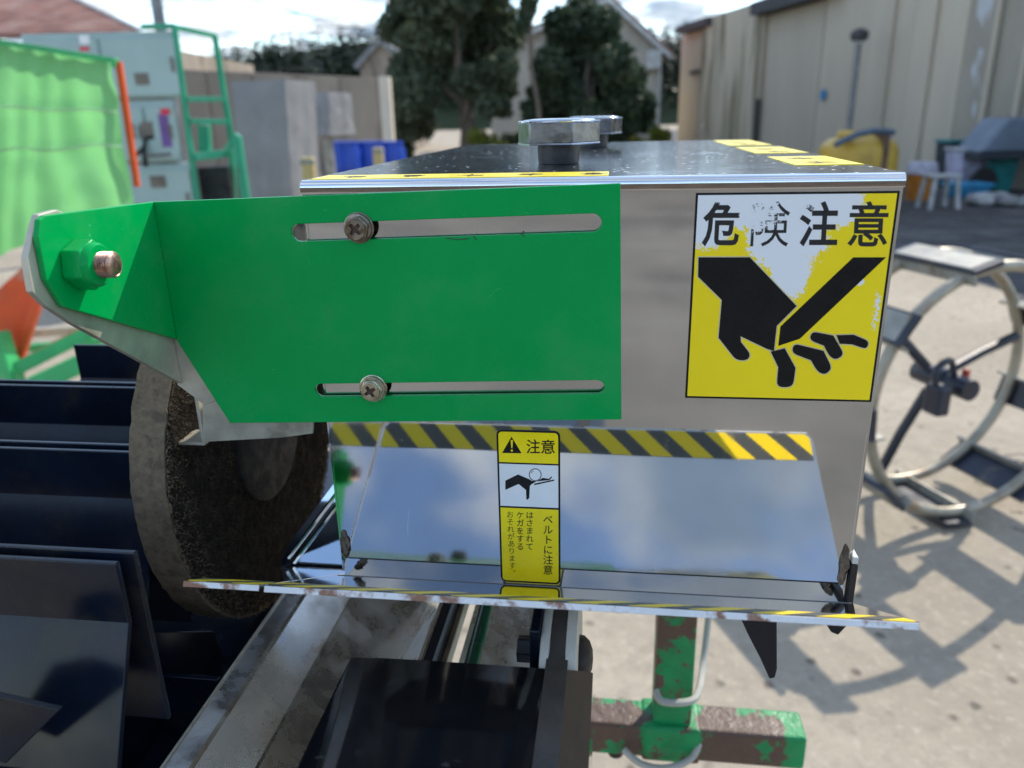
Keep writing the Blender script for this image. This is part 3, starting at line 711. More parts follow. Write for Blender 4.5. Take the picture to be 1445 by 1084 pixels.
for k in range(5000):
    t = random.uniform(0, 2 * pi); r = .1362 - .022 * random.random() ** 2.2
    p = DC + r * (cos(t) * ex + sin(t) * ey) + DN * .0012
    dv = (DN * random.uniform(.1, .8) + ex * random.uniform(-1, 1) + ey * random.uniform(-1, 1)).normalized() * random.uniform(.0015, .0035)
    sd = dv.orthogonal().normalized() * .00028
    ff.add([p - sd, p + sd, p + dv], [(0, 1, 2)])
part(ff, 'felt_fuzz', M['felt'], bw, kind='stuff')
part(MB().cyl(DC - DN * .06, DC - DN * .018, .012, n=20), 'axle', M['black'], bw, smooth=True)

# ================================================================ BLACK FLIGHT CONVEYOR (left)
PV = Vector((-.25, .05, -.36))
cv = thing('flight_conveyor', 'black plastic tray conveyor with upright double flights left of the brush wheel', 'conveyor', PV, True)
FU = -.167
def flight(d0, w0, w1, low, second=True):
    t = .0032; zb = FU - .033
    # front sheet: upright lip, then a longer face falling towards the viewer
    f = part(MB().sheet([(w0, d0, FU), (w0, d0, zb), (w0, d0 - low[0], low[1])], (w1 - w0, 0, 0), t), 'flight', M['black'], cv, bevel=.0006)
    if second:
        part(MB().sheet([(w0, d0 + .0085, FU + .001), (w0, d0 + .0085, low[1])], (w1 - w0 + .004, 0, 0), t), 'flight_back', M['black'], f, bevel=.0006)
    return f
flight(-.108, -.62, -.0672, (.030, -.2660))
flight(.016, -.62, -.128, (.046, -.30))
flight(.135, -.62, -.128, (.046, -.30))
flight(.250, -.345, -.128, (.046, -.30), False)
part(MB().box((-.62, -.20, -.349), (-.0745, .42, -.3455)), 'tray_floor', M['black'], cv, bevel=.0005)
# cross bars and side ledge at the chute side of the tray
part(MB().box((-.1240, -.0285, -.3454), (-.0775, -.0245, -.301)), 'cross_bar', M['black'], cv, bevel=.0005)
part(MB().slab([(-.1245, -.12, -.345), (-.1245, .05, -.345), (-.1245, .045, -.322), (-.1245, -.098, -.218), (-.1245, -.115, -.225)], (.003, 0, 0)), 'side_web', M['black'], cv, bevel=.0005)
part(MB().box((-.0775, -.20, -.3454), (-.0742, .05, -.306)), 'side_ledge', M['black'], cv, bevel=.0005)
gp = [hit(14, 960, 1, -.14), hit(62, 1026, 1, -.16), hit(8, 1078, 1, -.15), hit(-60, 1060, 1, -.15), hit(-60, 990, 1, -.15)]
part(MB().slab([Vector((p.x, -.150, p.z)) for p in gp], (0, .003, 0)), 'corner_web', M['black'], cv, bevel=.0005)

# ================================================================ STAINLESS CHUTE under the lip
ch = thing('feed_chute', 'dull stainless chute sloping below the front lip of the box', 'chute', (-.02, -.05, -.40), True)
pf = [(-.0725, -.26, -.300), (-.0600, -.26, -.3015), (-.0580, -.26, -.3035), (-.0330, -.26, -.318), (-.0318, -.26, -.3195), (.012, -.26, -.352)]
part(MB().sheet(pf, (0, .40, 0), .0015), 'chute_sheet', M['steel_chute'], ch, smooth=radians(12))
part(MB().box((-.0738, -.26, -.3120), (-.0722, .14, -.2985)), 'chute_flange', M['galv'], ch, bevel=.0003)
part(MB().sheet([(.012, -.26, -.352), (.043, -.26, -.306)], (0, .40, 0), .0015), 'chute_wall', M['steel_chute'], ch)
bolt = hit(566, 897, 0, .026)
part(MB().lathe((.0262, .020, -.330), (-.75, 0, .6), [(.0055, 0), (.0052, .002), (.0035, .0036), (.001, .004)], 20), 'chute_bolt', M['zinc'], ch, smooth=True)
for (d_, r_) in ((-.058, .0055), (-.04, .004), (-.025, .005)):
    part(MB().cyl((-.0745, d_, -.306), (-.0720, d_, -.306), r_, n=16), 'flange_hole', M['recess'], ch)

# ================================================================ RAIL PAIR between chute and pulley
rl = thing('machine_rail', 'black angle rail with bright edge running beside the chute', 'rail', (.05, -.05, -.40), True)
part(MB().box((.0465, -.13, -.330), (.0530, .14, -.300)), 'rail_web', M['black'], rl, bevel=.0006)
part(MB().box((.0440, -.13, -.3005), (.0464, .14, -.2985)), 'rail_edge', M['chrome'], rl, bevel=.0004)
part(MB().box((.0531, -.13, -.330), (.0570, .14, -.318)), 'rail_foot', M['galv'], rl, bevel=.0004)
part(MB().sheet([(.0575, -.13, -.345), (.125, -.13, -.372)], (0, .30, 0), .0015), 'drip_tray', M['steel_chute'], rl)
solo(MB().cyl((.0765, -.13, -.313), (.0745, .16, -.313), .0052, n=20), 'guide_rod', M['dkgreen'], (.075, 0, -.318), 'slim dark green round rod beside the black angle rail', 'rod', True, smooth=True)

# ================================================================ PULLEY with belt
PU = Vector((.1395, -.047, -.2715)); 
pu = thing('belt_pulley', 'white nylon pulley with black bolted cheek under the front lip', 'pulley', PU - Vector((0, 0, .055)), True)
part(MB().lathe(PU - Vector((.0095, 0, 0)), (1, 0, 0), [(.046, 0), (.047, .001), (.0475, .0045), (.0445, .0055), (.0445, .0125), (.0475, .0135), (.0475, .0185), (.046, .0192)], 56), 'pulley_wheel', M['nylon'], pu, smooth=True)
part(MB().slab([Vector((PU.x - .0155, PU.y + a, PU.z + b)) for a, b in ((-.016, .048), (.016, .048), (.03, -.07), (-.03, -.07))], (.0055, 0, 0)), 'cheek_plate', M['black'], pu, bevel=.001)
part(MB().cyl(PU + Vector((-.024, 0, .024)), PU + Vector((-.0155, 0, .024)), .0075, n=6), 'cheek_bolt', M['black'], pu, bevel=.0005)
part(MB().lathe(PU + Vector((.0098, 0, .020)), (1, 0, 0), [(.0125, 0), (.0122, .0025), (.0095, .0055), (.005, .0072), (.001, .0075)], 24), 'cap_bolt', M['rubber'], pu, smooth=True)
bl = solo(MB().sheet([(PU.x - .0058, PU.y + .030, PU.z + .0365)] + [(PU.x - .0058, PU.y - .0462 * sin(a), PU.z + .0462 * cos(a)) for a in [radians(k) for k in range(-30, 31, 10)]] + [(PU.x - .0058, -.0770, -.2328), (PU.x - .0058, -.30, -.2326)], (.0110, 0, 0), .0014),
     'drive_belt', M['belt'], PU + Vector((0, -.1, .03)), 'flat black rubber belt running off the pulley over the glossy black cover', 'belt', True, smooth=radians(30))

# ================================================================ GLOSSY BLACK COVER (bottom centre)
bc = thing('belt_guard', 'glossy black plastic guard with rounded shoulder under the rubber belt', 'guard', (.1, -.18, -.30), True)
pg = [(.0310, 0, -.300), (.0312, 0, -.2372), (.0317, 0, -.2360), (.0330, 0, -.2354), (.0500, 0, -.2346), (.0700, 0, -.2342), (.1560, 0, -.2342), (.1576, 0, -.2350), (.1580, 0, -.300)]
part(MB().sheet([(a, -.33, c) for a, b, c in pg], (0, .33 - .0785, 0), .0025), 'guard_shell', M['black_gloss'], bc, smooth=radians(35))
part(MB().slab([(a * .999 + .0001, -.0787, c - .0015) for a, b, c in pg], (0, .0018, 0)), 'end_cap', M['black_gloss'], bc, bevel=.0003)

# ================================================================ RUSTY SQUARE TUBE STAND
P0 = Vector((.157, .245, -.60))
st = thing('tube_stand', 'rusty square tube stand with flaking green paint below the box', 'stand', Vector((.25, .27, -1.27)), True)
tb = part(MB().box((.095, .245, -.602), (.3635, .285, -.562)), 'cross_tube', M['rust'], st, bevel=.004, seg=3)
part(MB().box((.2120, .2495, -.5635), (.2500, .2825, -.30)), 'upright_tube', M['rust'], st, bevel=.003, seg=3)
part(MB().box((.2010, .2425, -.604), (.2600, .2875, -.560)), 'sleeve', M['rust'], st, bevel=.004, seg=3)
part(MB().box((.098, .248, -1.27), (.135, .282, -.6025)), 'rear_leg', M['rust'], st, bevel=.003)
for w_ in (.175, .242):
    part(MB().lathe((w_, .255, -.602), (0, 0, -1), [(.008, 0), (.008, .006), (.005, .009)], 12), 'tube_bolt', M['rubber'], st, smooth=True)
def bez(P, n=10):
    out = []; P = [Vector(p) for p in P]
    for i in range(len(P) - 1):
        a, b = P[i], P[i+1]; ta = (P[i+1] - P[max(i-1, 0)]) * .5; tb_ = (P[min(i+2, len(P)-1)] - P[i]) * .5
        for k in range(n):
            s = k / n; out.append((2*s**3-3*s**2+1)*a + (s**3-2*s**2+s)*ta + (-2*s**3+3*s**2)*b + (s**3-s**2)*tb_)
    return out + [P[-1]]
M['cable'] = pm('grey_cable', (.40, .40, .36), .45, 0, .1, 30)
wires = [fdepth(1003, 840, .84), fdepth(993, 930, .82), fdepth(986, 975, .775), fdepth(972, 990, .755), fdepth(935, 990, .752), fdepth(925, 975, .76)]
solo(MB().tube(bez(wires), .0035, 8), 'grey_cable', M['cable'], fdepth(972, 990, .755), 'grey cable wrapped round the rusty upright tube', 'cable', True, smooth=True)
w2 = [fdepth(880, 1058, .80), fdepth(905, 1078, .79), fdepth(940, 1084, .78), fdepth(975, 1070, .79), fdepth(990, 1040, .80), fdepth(1002, 1005, .85)]
solo(MB().tube(bez(w2), .0035, 8), 'grey_cable', M['cable'], fdepth(940, 1084, .78), 'grey cable looped under the rusty cross tube', 'cable', True, smooth=True)

# ================================================================ CAGE WHEEL on the yard (right)
M['rim'] = pm('weathered_rim', (.36, .335, .27), .45, .5, .2, 12, .2, 120, .001, col2=(.30, .22, .15), c2s=8, c2a=.55, c2b=.7)
M['navy'] = pm('navy_paint', (.018, .026, .045), .35, 0, .3, 6, col2=(.10, .09, .08), c2s=9, c2a=.58, c2b=.72)
M['palebar'] = pm('pale_grating_plate', (.30, .30, .27), .5, .3, .2, 9, .2, 90, .001, col2=(.20, .17, .13), c2s=14, c2a=.52, c2b=.7)
M['redpaint'] = pm('red_paint', (.42, .05, .03), .4)
def cage_wheel(c, ax, R_, halfw, nslat, phase, label, lean=0):
    t = thing('cage_wheel', label, 'cage wheel', Vector((c.x, c.y, 0)))
    ax = ax.normalized(); e1 = Vector((0, 0, 1)); e1 = (e1 - ax * e1.dot(ax)).normalized(); e2 = ax.cross(e1)
    P = lambda a, h, r=R_: c + ax * h + r * (cos(a) * e1 + sin(a) * e2)
    for h in (-halfw * .72, halfw * .72):
        part(MB().tube([P(2*pi*i/56, h) for i in range(56)], .018, 10, True), 'rim', M['rim'], t, smooth=True)
    for k in range(nslat):
        a = phase + 2 * pi * k / nslat
        rad = (cos(a) * e1 + sin(a) * e2); tg = (-sin(a) * e1 + cos(a) * e2)
        s_ = part(MB().obox(c + rad * (R_ + .022), ax * halfw, tg * .052, rad * .008), 'tread_plate', M['navy'], t, bevel=.002)
        part(MB().obox(c + rad * (R_ + .001) + tg * .048, ax * halfw, tg * .004, rad * .018), 'plate_flange', M['palebar'], s_)
        part(MB().obox(c + rad * (R_ + .0315), ax * (halfw - .02), tg * .044, rad * .0012), 'plate_face', M['palebar'], s_)
    hub = part(MB().lathe(c - ax * (halfw * .8), ax, [(.035, 0), (.035, halfw * .5), (.045, halfw * .52), (.045, halfw * .75), (.035, halfw * .78), (.035, halfw * 1.3)], 20), 'hub', M['navy'], t, smooth=True)
    for k in range(3):
        a = phase + .5 + 2 * pi * k / 3
        part(MB().tube([P(a, -halfw * .4, .05), P(a, -halfw * .6, R_ * .55), P(a, -halfw * .72, R_ - .01)], .017, 8), 'spoke', M['navy'], t, smooth=True)
    part(MB().obox(c + ax * .05 + e2 * .09 - e1 * .03, ax * .035, e2 * .025, e1 * .05), 'clamp_block', M['navy'], hub, bevel=.01)
    part(MB().tube(bez([c + ax * .02, c + ax * .04 + e2 * .05 + e1 * .09, c + ax * .05 + e2 * .11 + e1 * .07, c + ax * .05 + e2 * .1]), .011, 8), 'clamp_rod', M['navy'], hub, smooth=True)
    part(MB().obox(c + ax * .01 - e2 * .05 + e1 * .03, ax * .01, e2 * .010, e1 * .015), 'red_tag', M['redpaint'], hub, bevel=.005)
    return t
WA = Vector((.26, -.965, 0))
cw = Vector((1.43, 2.40, .442))
cage_wheel(cw, WA, .405, .175, 9, .25, 'navy and bare steel cage wheel with open hoops standing on the concrete yard')
# a small heap of bent wire by the wheel
M['wire'] = pm('bare_wire', (.16, .155, .145), .5, .6, .2, 20)
hc = gnd(1425, 672)
wb = MB(); pts = []
for i in range(90):
    t = i * .42; r = .07 + .03 * sin(i * .7)
    pts.append(Vector((hc.x + r * cos(t) * 1.2, hc.y + r * sin(t), .012 + .022 * (1 + sin(i * .9)))))
solo(wb.tube(pts, .0028, 6), 'wire_coil', M['wire'], (hc.x, hc.y, 0), 'tangled coil of bare wire on the concrete beside the cage wheel', 'wire coil', smooth=True)

# ================================================================ GREEN TARP HOPPER (left)
M['orange'] = pm('orange_paint', (.72, .09, .02), .4, 0, .12, 6, col2=(.45, .33, .28), c2s=5, c2a=.55, c2b=.72)
M['lgreen'] = pm('light_green_frame', (.05, .42, .14), .4, 0, .15, 6, col2=(.4, .36, .28), c2s=6, c2a=.6, c2b=.75)
def tarp_mat():
    mt, t, b = new_mat('green_vinyl'); co = objco(t)
    c = mixc(t, rng(t, noisen(t, co, 2.5, 5), .3, .7), (.19, .54, .20), (.25, .61, .25)); t.links.new(c, b.inputs['Base Color'])
    b.inputs['Roughness'].default_value = .38
    tr = N(t, 'ShaderNodeBsdfTranslucent'); tr.inputs['Color'].default_value = (.22, .60, .22, 1)
    ms = N(t, 'ShaderNodeMixShader'); ms.inputs[0].default_value = .55
    t.links.new(b.outputs[0], ms.inputs[1]); t.links.new(tr.outputs[0], ms.inputs[2])
    t.links.new(ms.outputs[0], t.nodes['Material Output'].inputs['Surface']); return mt
M['tarp'] = tarp_mat(); M['stitch'] = pm('tarp_seam', (.42, .62, .36), .6)
YT = 3.3
hop = thing('tarp_hopper', 'hopper with hanging light green vinyl sheet and orange edge frame', 'hopper', Vector((at(100, 300, YT).x - .3, YT, 0)))
# vinyl sheet: grid hung between the top rail and a scalloped hem
def tarp_pt(s, t):
    top = at(-140 + s * 297, 40 + s * 49, YT); botx = -140 + s * 332
    hem = 395 - 72 * s - 10 * sin(s * 9.0) ** 2
    bot = at(botx, hem, YT)
    p = top.lerp(bot, t)
    f = (.016 * sin(s * 46 + 2.2 * sin(t * 3 + s * 9)) + .012 * sin(s * 23 + t * 5)) * (.35 + .65 * t) + .010 * noise.noise(Vector((s * 12, t * 7, 2))) + .016 * noise.noise(Vector((s * 5 + t * 3, t * 4, 7))) - .008 * math.exp(-((t - .285) / .03) ** 2) - .006 * math.exp(-((t - .49) / .02) ** 2)
    return Vector((p.x, YT + f, p.z))
ns, ntt = 90, 44; V = [tarp_pt(i / ns, j / ntt) for j in range(ntt + 1) for i in range(ns + 1)]
fs = [(j*(ns+1)+i, j*(ns+1)+i+1, (j+1)*(ns+1)+i+1, (j+1)*(ns+1)+i) for j in range(ntt) for i in range(ns)]
tp = part(MB().add(V, fs), 'vinyl_sheet', M['tarp'], hop, smooth=pi)
for tt in (.285, .49):
    part(MB().tube([tarp_pt(i / 60, tt) + Vector((0, -.006, 0)) for i in range(61)], .004, 5), 'seam', M['stitch'], tp, smooth=True)
def bar(name, a, b, w_, mat, parent, off=(0, 0, 0)):
    a, b = Vector(a) + Vector(off), Vector(b) + Vector(off); z = (b - a); x = z.cross(Vector((0, 1, 0))).normalized(); y = z.cross(x).normalized()
    return part(MB().obox((a + b) / 2, x * w_, y * w_, z / 2), name, mat, parent, bevel=w_ * .15)
bar('edge_frame', at(159, 86, YT), at(186, 265, YT), .011, M['orange'], hop, (0, .05, 0))
bar('top_rail', at(-140, 40, YT), at(158, 88, YT), .018, M['lgreen'], hop, (0, .04, 0))
part(MB().slab([at(x, y, YT + .12) for x, y in ((-40, 440), (36, 372), (100, 290), (112, 300), (60, 408), (28, 506), (2, 484))], (0, .05, 0)), 'leg', M['orange'], hop, bevel=.01)
bar('leg_edge', at(60, 408, YT + .09), at(28, 504, YT + .09), .018, M['orange'], hop)
bar('leg', at(-180, 292, YT), at(-170, 520, YT), .05, M['orange'], hop, (0, .16, 0))
bar('foot_frame', at(-8, 470, YT), at(12, 534, YT), .045, M['lgreen'], hop); bar('foot_frame', at(8, 528, YT), at(140, 462, YT + .15), .030, M['lgreen'], hop)
bar('foot_frame', at(44, 546, YT - .1), at(125, 508, YT), .040, M['lgreen'], hop); bar('foot_trim', at(26, 512, YT + .06), at(118, 464, YT + .2), .012, M['orange'], hop)
bar('brace', at(40, 470, YT + .3), at(150, 462, YT + .5), .02, M['galv'], hop); bar('brace', at(30, 492, YT + .5), at(150, 480, YT + .7), .018, M['lgreen'], hop)
for (x, Y_) in ((12, YT), (135, YT + .15), (-170, YT + .16)):
    q = at(x, 500, Y_); part(MB().box((q.x - .03, Y_ - .03, 0), (q.x + .03, Y_ + .03, q.z - .06)), 'foot', M['lgreen'], hop)

# ================================================================ CONTROL CABINETS on a green rack
M['cab'] = pm('teal_grey_cabinet', (.34, .47, .46), .4, 0, .06, 3)
M['cabdark'] = pm('vent_louvre', (.20, .18, .15), .7); M['rack'] = pm('green_rack', (.02, .30, .17), .4, 0, .15, 5, col2=(.25, .3, .25), c2s=5, c2a=.6, c2b=.75)
M['poster'] = pm('purple_print', (.16, .08, .28), .4); M['posterred'] = pm('red_print', (.55, .03, .06), .4)
M['darkin'] = pm('dark_interior', (.015, .02, .02), .8)
YC = 6.2
def pxbox(x0, y0, x1, y1, Y, dep):
    xm, ym = (x0 + x1) / 2, (y0 + y1) / 2
    X0, X1 = at(x0, ym, Y).x, at(x1, ym, Y).x; Z1, Z0 = at(xm, y0, Y).z, at(xm, y1, Y).z
    return (X0, Y, Z0), (X1, Y + dep, Z1)
def cabinet(name, label, rect, nd, vents, dep=.30, group='stacked control cabinets'):
    a, b = pxbox(*rect, YC, dep); a = list(a); b = list(b)
    t = thing(name, label, 'cabinet', Vector(((a[0] + b[0]) / 2, YC + dep / 2, a[2])), group=group)
    part(MB().slab([(a[0], YC, a[2]), (b[0], YC, a[2]), (b[0], YC, b[2]), (a[0], YC, b[2])], (-.44 * dep, dep, 0)), 'cabinet_body', M['cab'], t, bevel=.01)
    wd = (b[0] - a[0]) / nd
    for k in range(nd):
        d_ = part(MB().box((a[0] + wd * k + .014, YC - .018, a[2] + .018), (a[0] + wd * (k + 1) - .014, YC - .001, b[2] - .04)), 'cabinet_door', M['cab'], t, bevel=.006)
        part(MB().box((a[0] + wd * (k + 1) - .06, YC - .030, (a[2] + b[2]) / 2 - .05), (a[0] + wd * (k + 1) - .04, YC - .017, (a[2] + b[2]) / 2 + .05)), 'door_handle', M['cabdark'], d_)
    for r in vents:
        va, vb = pxbox(*r, YC - .022, .006); v_ = part(MB().box(va, vb), 'vent', M['cabdark'], t)
        n_ = 6
        for k in range(n_):
            z = va[2] + (vb[2] - va[2]) * (k + .5) / n_
            part(MB().box((va[0] + .005, YC - .027, z - .003), (vb[0] - .005, YC - .0221, z + .003)), 'louvre', M['cabdark'], v_)
    return t, a, b
c1, a1, b1 = cabinet('control_cabinet', 'wide teal grey double door cabinet on top of the green rack', (38, 46, 255, 140), 2, [(190, 103, 210, 120)])
va, vb = pxbox(112, 50, 126, 62, YC - .02, .004); part(MB().box(va, vb), 'door_label', M['labelwhite'], c1)
va, vb = pxbox(112, 66, 126, 72, YC - .02, .004); part(MB().box(va, vb), 'red_plate', M['posterred'], c1)
c2, a2, b2 = cabinet('control_cabinet', 'narrow teal grey cabinet with purple notice in the middle of the rack', (165, 142, 252, 229), 2, [(200, 172, 216, 195), (178, 174, 190, 196)])
va, vb = pxbox(226, 160, 240, 208, YC - .02, .004); part(MB().box(va, vb), 'notice', M['poster'], c2)
va, vb = pxbox(226, 153, 240, 162, YC - .022, .004); part(MB().box(va, vb), 'notice_header', M['posterred'], c2)
c3, a3, b3 = cabinet('control_cabinet', 'lowest teal grey cabinet resting at the foot of the green rack', (185, 232, 276, 330), 1, [(212, 248, 234, 265)])
# fill the stack so that each cabinet rests on the next
part(MB().box((a3[0], YC, 0), (b3[0] - .02, YC + .5, a3[2] - .002)), 'plinth', M['darkin'], c3)
rk = thing('cabinet_rack', 'green painted open steel rack beside the teal cabinets', 'rack', (at(290, 250, YC).x, YC + .3, 0))
def rb(a, b, w_=.016, dy0=0, dy1=0, name='rack_bar'):
    A = at(*a, YC + dy0); B = at(*b, YC + dy1); bar(name, A, B, w_, M['rack'], rk)
rb((246, 36), (281, 300), .018); rb((303, 50), (343, 300), .020, .5, .5); 
rb((246, 38), (303, 51), .018, 0, .5); rb((262, 140), (316, 140), .018, 0, .3); rb((268, 171), (320, 172), .018, 0, .3); rb((272, 222), (330, 215), .03, 0, .3)
rb((288, 176), (290, 215), .04, .2, .2); rb((334, 192), (350, 300), .03, .1, .1); rb((320, 210), (336, 190), .02, .1, .1); rb((326, 210), (332, 300), .018, .2, .2)
rb((200, 38), (246, 37), .018)
for px_ in (281, 343): 
    q = at(px_, 300, YC); part(MB().box((q.x - .025, YC - .025, 0), (q.x + .025, YC + .025, q.z + .02)), 'rack_post', M['rack'], rk)
va, vb = pxbox(282, 236, 326, 300, YC + .12, .3); part(MB().box((va[0], va[1], 0.01), vb), 'shelf_box', M['darkin'], rk, bevel=.01)
# gear box with cranks in front of the cabinet
hb = at(203, 208, YC - .12); 
gc = thing('hand_crank', 'dark hand crank unit standing on the lowest cabinet', 'crank', (hb.x, YC - .12, a3[2]))
part(MB().tube(bez([hb + Vector((-.08, 0, -.06)), hb, hb + Vector((.03, -.02, .06)), hb + Vector((.09, -.02, .07))]), .016, 8), 'crank_arm', M['darkin'], gc, smooth=True)
part(MB().tube(bez([hb + Vector((-.02, 0, -.05)), hb + Vector((.08, -.02, -.06)), hb + Vector((.2, -.02, -.05))]), .012, 8), 'crank_rod', M['wire'], gc, smooth=True)
part(MB().tube([hb + Vector((-.01, 0, -.14)), hb + Vector((0, 0, 0))], .02, 8), 'crank_post', M['darkin'], gc, smooth=True)

# ================================================================ GREY TARPAULIN COVERS
M['sheetgrey'] = pm('grey_cover_sheet', (.235, .24, .25), .55, 0, .10, 3, .3, 12, .02)
def cover_sheet(pts_front, Y, dep, label, skew=.16, nm='covered_crate'):
    """loose sheet over a box: front quad given in pixels (TL TR BR BL)"""
    P = [at(x, y, Y) for x, y in pts_front]; 
    t = thing(nm, label, 'covered crate', Vector(((P[2].x + P[3].x) / 2, Y + dep / 2, 0)))
    nx, nz = 14, 22; V = []; fs = []
    rings = []
    for j in range(nz + 1):
        s = j / nz; L_ = P[0].lerp(P[3], s); R_ = P[1].lerp(P[2], s); grow = .06 * s
        ring = []
        for k in range(nx): ring.append(L_.lerp(R_, k / nx) + Vector((0, -grow, 0)))
        for k in range(nx): ring.append(R_ + Vector((skew * dep * k / nx, dep * k / nx, 0)) + Vector((grow * .4, 0, 0)))
        for k in range(nx): ring.append((R_ + Vector((skew * dep, dep, 0))).lerp(L_ + Vector((skew * dep, dep, 0)), k / nx))
        for k in range(nx): ring.append(L_ + Vector((skew * dep * (1 - k / nx), dep * (1 - k / nx), 0)))
        for i, p in enumerate(ring):
            a = .010 * sin(i * 1.1 + s * 2) * (0.3 + s) + .012 * noise.noise(Vector((i * .35, s * 5, Y)))
            rings.append(p + Vector((a, a, 0)))
    n = 4 * nx
    for j in range(nz):
        for i in range(n): k = (i + 1) % n; fs.append((j*n+i, j*n+k, (j+1)*n+k, (j+1)*n+i))
    fs.append(tuple(range(n)))
    part(MB().add(rings, fs), 'cover_sheet', M['sheetgrey'], t, smooth=radians(40)); return t
b0 = 298
k1 = cover_sheet([(326, 116), (402, 112), (412, 300), (345, 300)], 8.0, .6, 'tall crate wrapped in a grey sheet beside the green rack', .25)
q = at(378, 300, 8.0); part(MB().box((at(346, 300, 8).x, 8.0, 0), (at(411, 300, 8).x, 8.55, q.z + .01)), 'crate_base', M['darkin'], k1)
k2 = cover_sheet([(434, 131), (463, 130), (468, 191), (437, 191)], 9.5, .5, 'small raised crate wrapped in a grey sheet standing on posts', .34)
for px_ in (441, 462):
    q = at(px_, 190, 9.6); part(MB().box((q.x - .05, 9.55, 0), (q.x + .05, 9.65, q.z)), 'support_post', M['palebar'], k2)
M['yellowpost'] = pm('faded_yellow_post', (.50, .40, .18), .6)
for (px_, y0, y1, Y, lb) in ((434, 222, 262, 7.2, 'short faded yellow post in front of the tall grey crate'), (533, 208, 262, 9.0, 'short faded yellow post among the blue drums')):
    t = thing('marker_post', lb, 'post', (at(px_, y1, Y).x, Y, 0)); q = at(px_, y0, Y)
    part(MB().box((q.x - .055, Y - .05, 0), (q.x + .055, Y + .05, q.z)), 'post_shaft', M['yellowpost'], t, bevel=.015)
    part(MB().box((q.x - .06, Y - .055, q.z - .06), (q.x + .06, Y + .055, q.z - .02)), 'post_band', M['palebar'], t)
# ================================================================ BLUE DRUMS
M['blue'] = pm('blue_drum_plastic', (.012, .06, .42), .35, 0, .15, 4)
def drum(px_, Y, lb, r=.22):
    q = at(px_, 201, Y); zt = q.z
    t = thing('plastic_drum', lb, 'drum', (q.x, Y, 0), group='blue drums by the concrete wall')
    part(MB().lathe((q.x, Y, 0), (0, 0, 1), [(r * .9, 0), (r, .04), (r, zt * .3), (r * 1.03, zt * .32), (r * 1.03, zt * .36), (r, zt * .38), (r, zt * .64), (r * 1.03, zt * .66), (r * 1.03, zt * .70), (r, zt * .72), (r * .98, zt * .9), (r * .85, zt * .96), (r * .85, zt)], 28), 'drum_body', M['blue'], t, smooth=True)
    part(MB().lathe((q.x, Y, zt - .02), (0, 0, 1), [(r * .88, 0), (r * .88, .03), (r * .8, .035)], 28), 'drum_lid', M['blue'], t, smooth=True)
drum(484, 10.6, 'blue plastic drum next to the raised grey crate'); drum(519, 10.9, 'blue plastic drum behind the short yellow post'); drum(549, 11.2, 'blue plastic drum at the free end of the concrete wall')

# ================================================================ CONCRETE WALL, HOUSES
M['oldwall'] = pm('stained_concrete', (.30, .255, .205), .9, 0, .25, .8, .4, 12, .02, col2=(.13, .11, .09), c2s=1.4, c2a=.5, c2b=.68, stretch=(1, 1, .3))
M['palewall'] = pm('cream_render', (.62, .56, .47), .9, 0, .08, 1.2, .2, 40, .01)
M['redroof'] = pm('rusty_red_roof', (.22, .10, .075), .8, 0, .3, 2.0, .3, 30, .02, col2=(.30, .19, .15), c2s=1.6, c2a=.48, c2b=.62)
M['slate'] = pm('dark_eave', (.05, .05, .055), .7); M['glass'] = pm('dark_window_glass', (.03, .04, .05), .08, 0, .2, 3)
M['trim'] = pm('white_trim', (.6, .6, .58), .5); M['pipe'] = pm('grey_pipe', (.20, .21, .22), .5)
wl = thing('yard_wall', 'brown stained concrete yard wall behind the grey covered crates', 'wall', (at(400, 200, 13).x, 13, 0))
A, B = at(150, 88, 12.5), at(536, 110, 14.0); zA, zB = at(265, 93, 12.8).z, B.z
n_ = 6
for k in range(n_):
    s0, s1 = k / n_, (k + 1) / n_; p = A.lerp(B, s0); q = A.lerp(B, s1)
    part(MB().slab([(p.x + .006, p.y, 0), (q.x - .006, q.y, 0), (q.x - .006, q.y, zA + (zB - zA) * s1), (p.x + .006, p.y, zA + (zB - zA) * s0)], (0, .16, 0)), 'wall_panel', M['oldwall'], wl, bevel=.01)
part(MB().box((B.x - .02, B.y - .06, 0), (B.x + .16, B.y + .2, zB + .02)), 'wall_pier', M['palewall'], wl, bevel=.01)
part(MB().tube([(B.x - .45, B.y - .07, 0), (B.x - .45, B.y - .07, zB - .1)], .035, 8), 'drain_pipe', M['pipe'], wl, smooth=True)

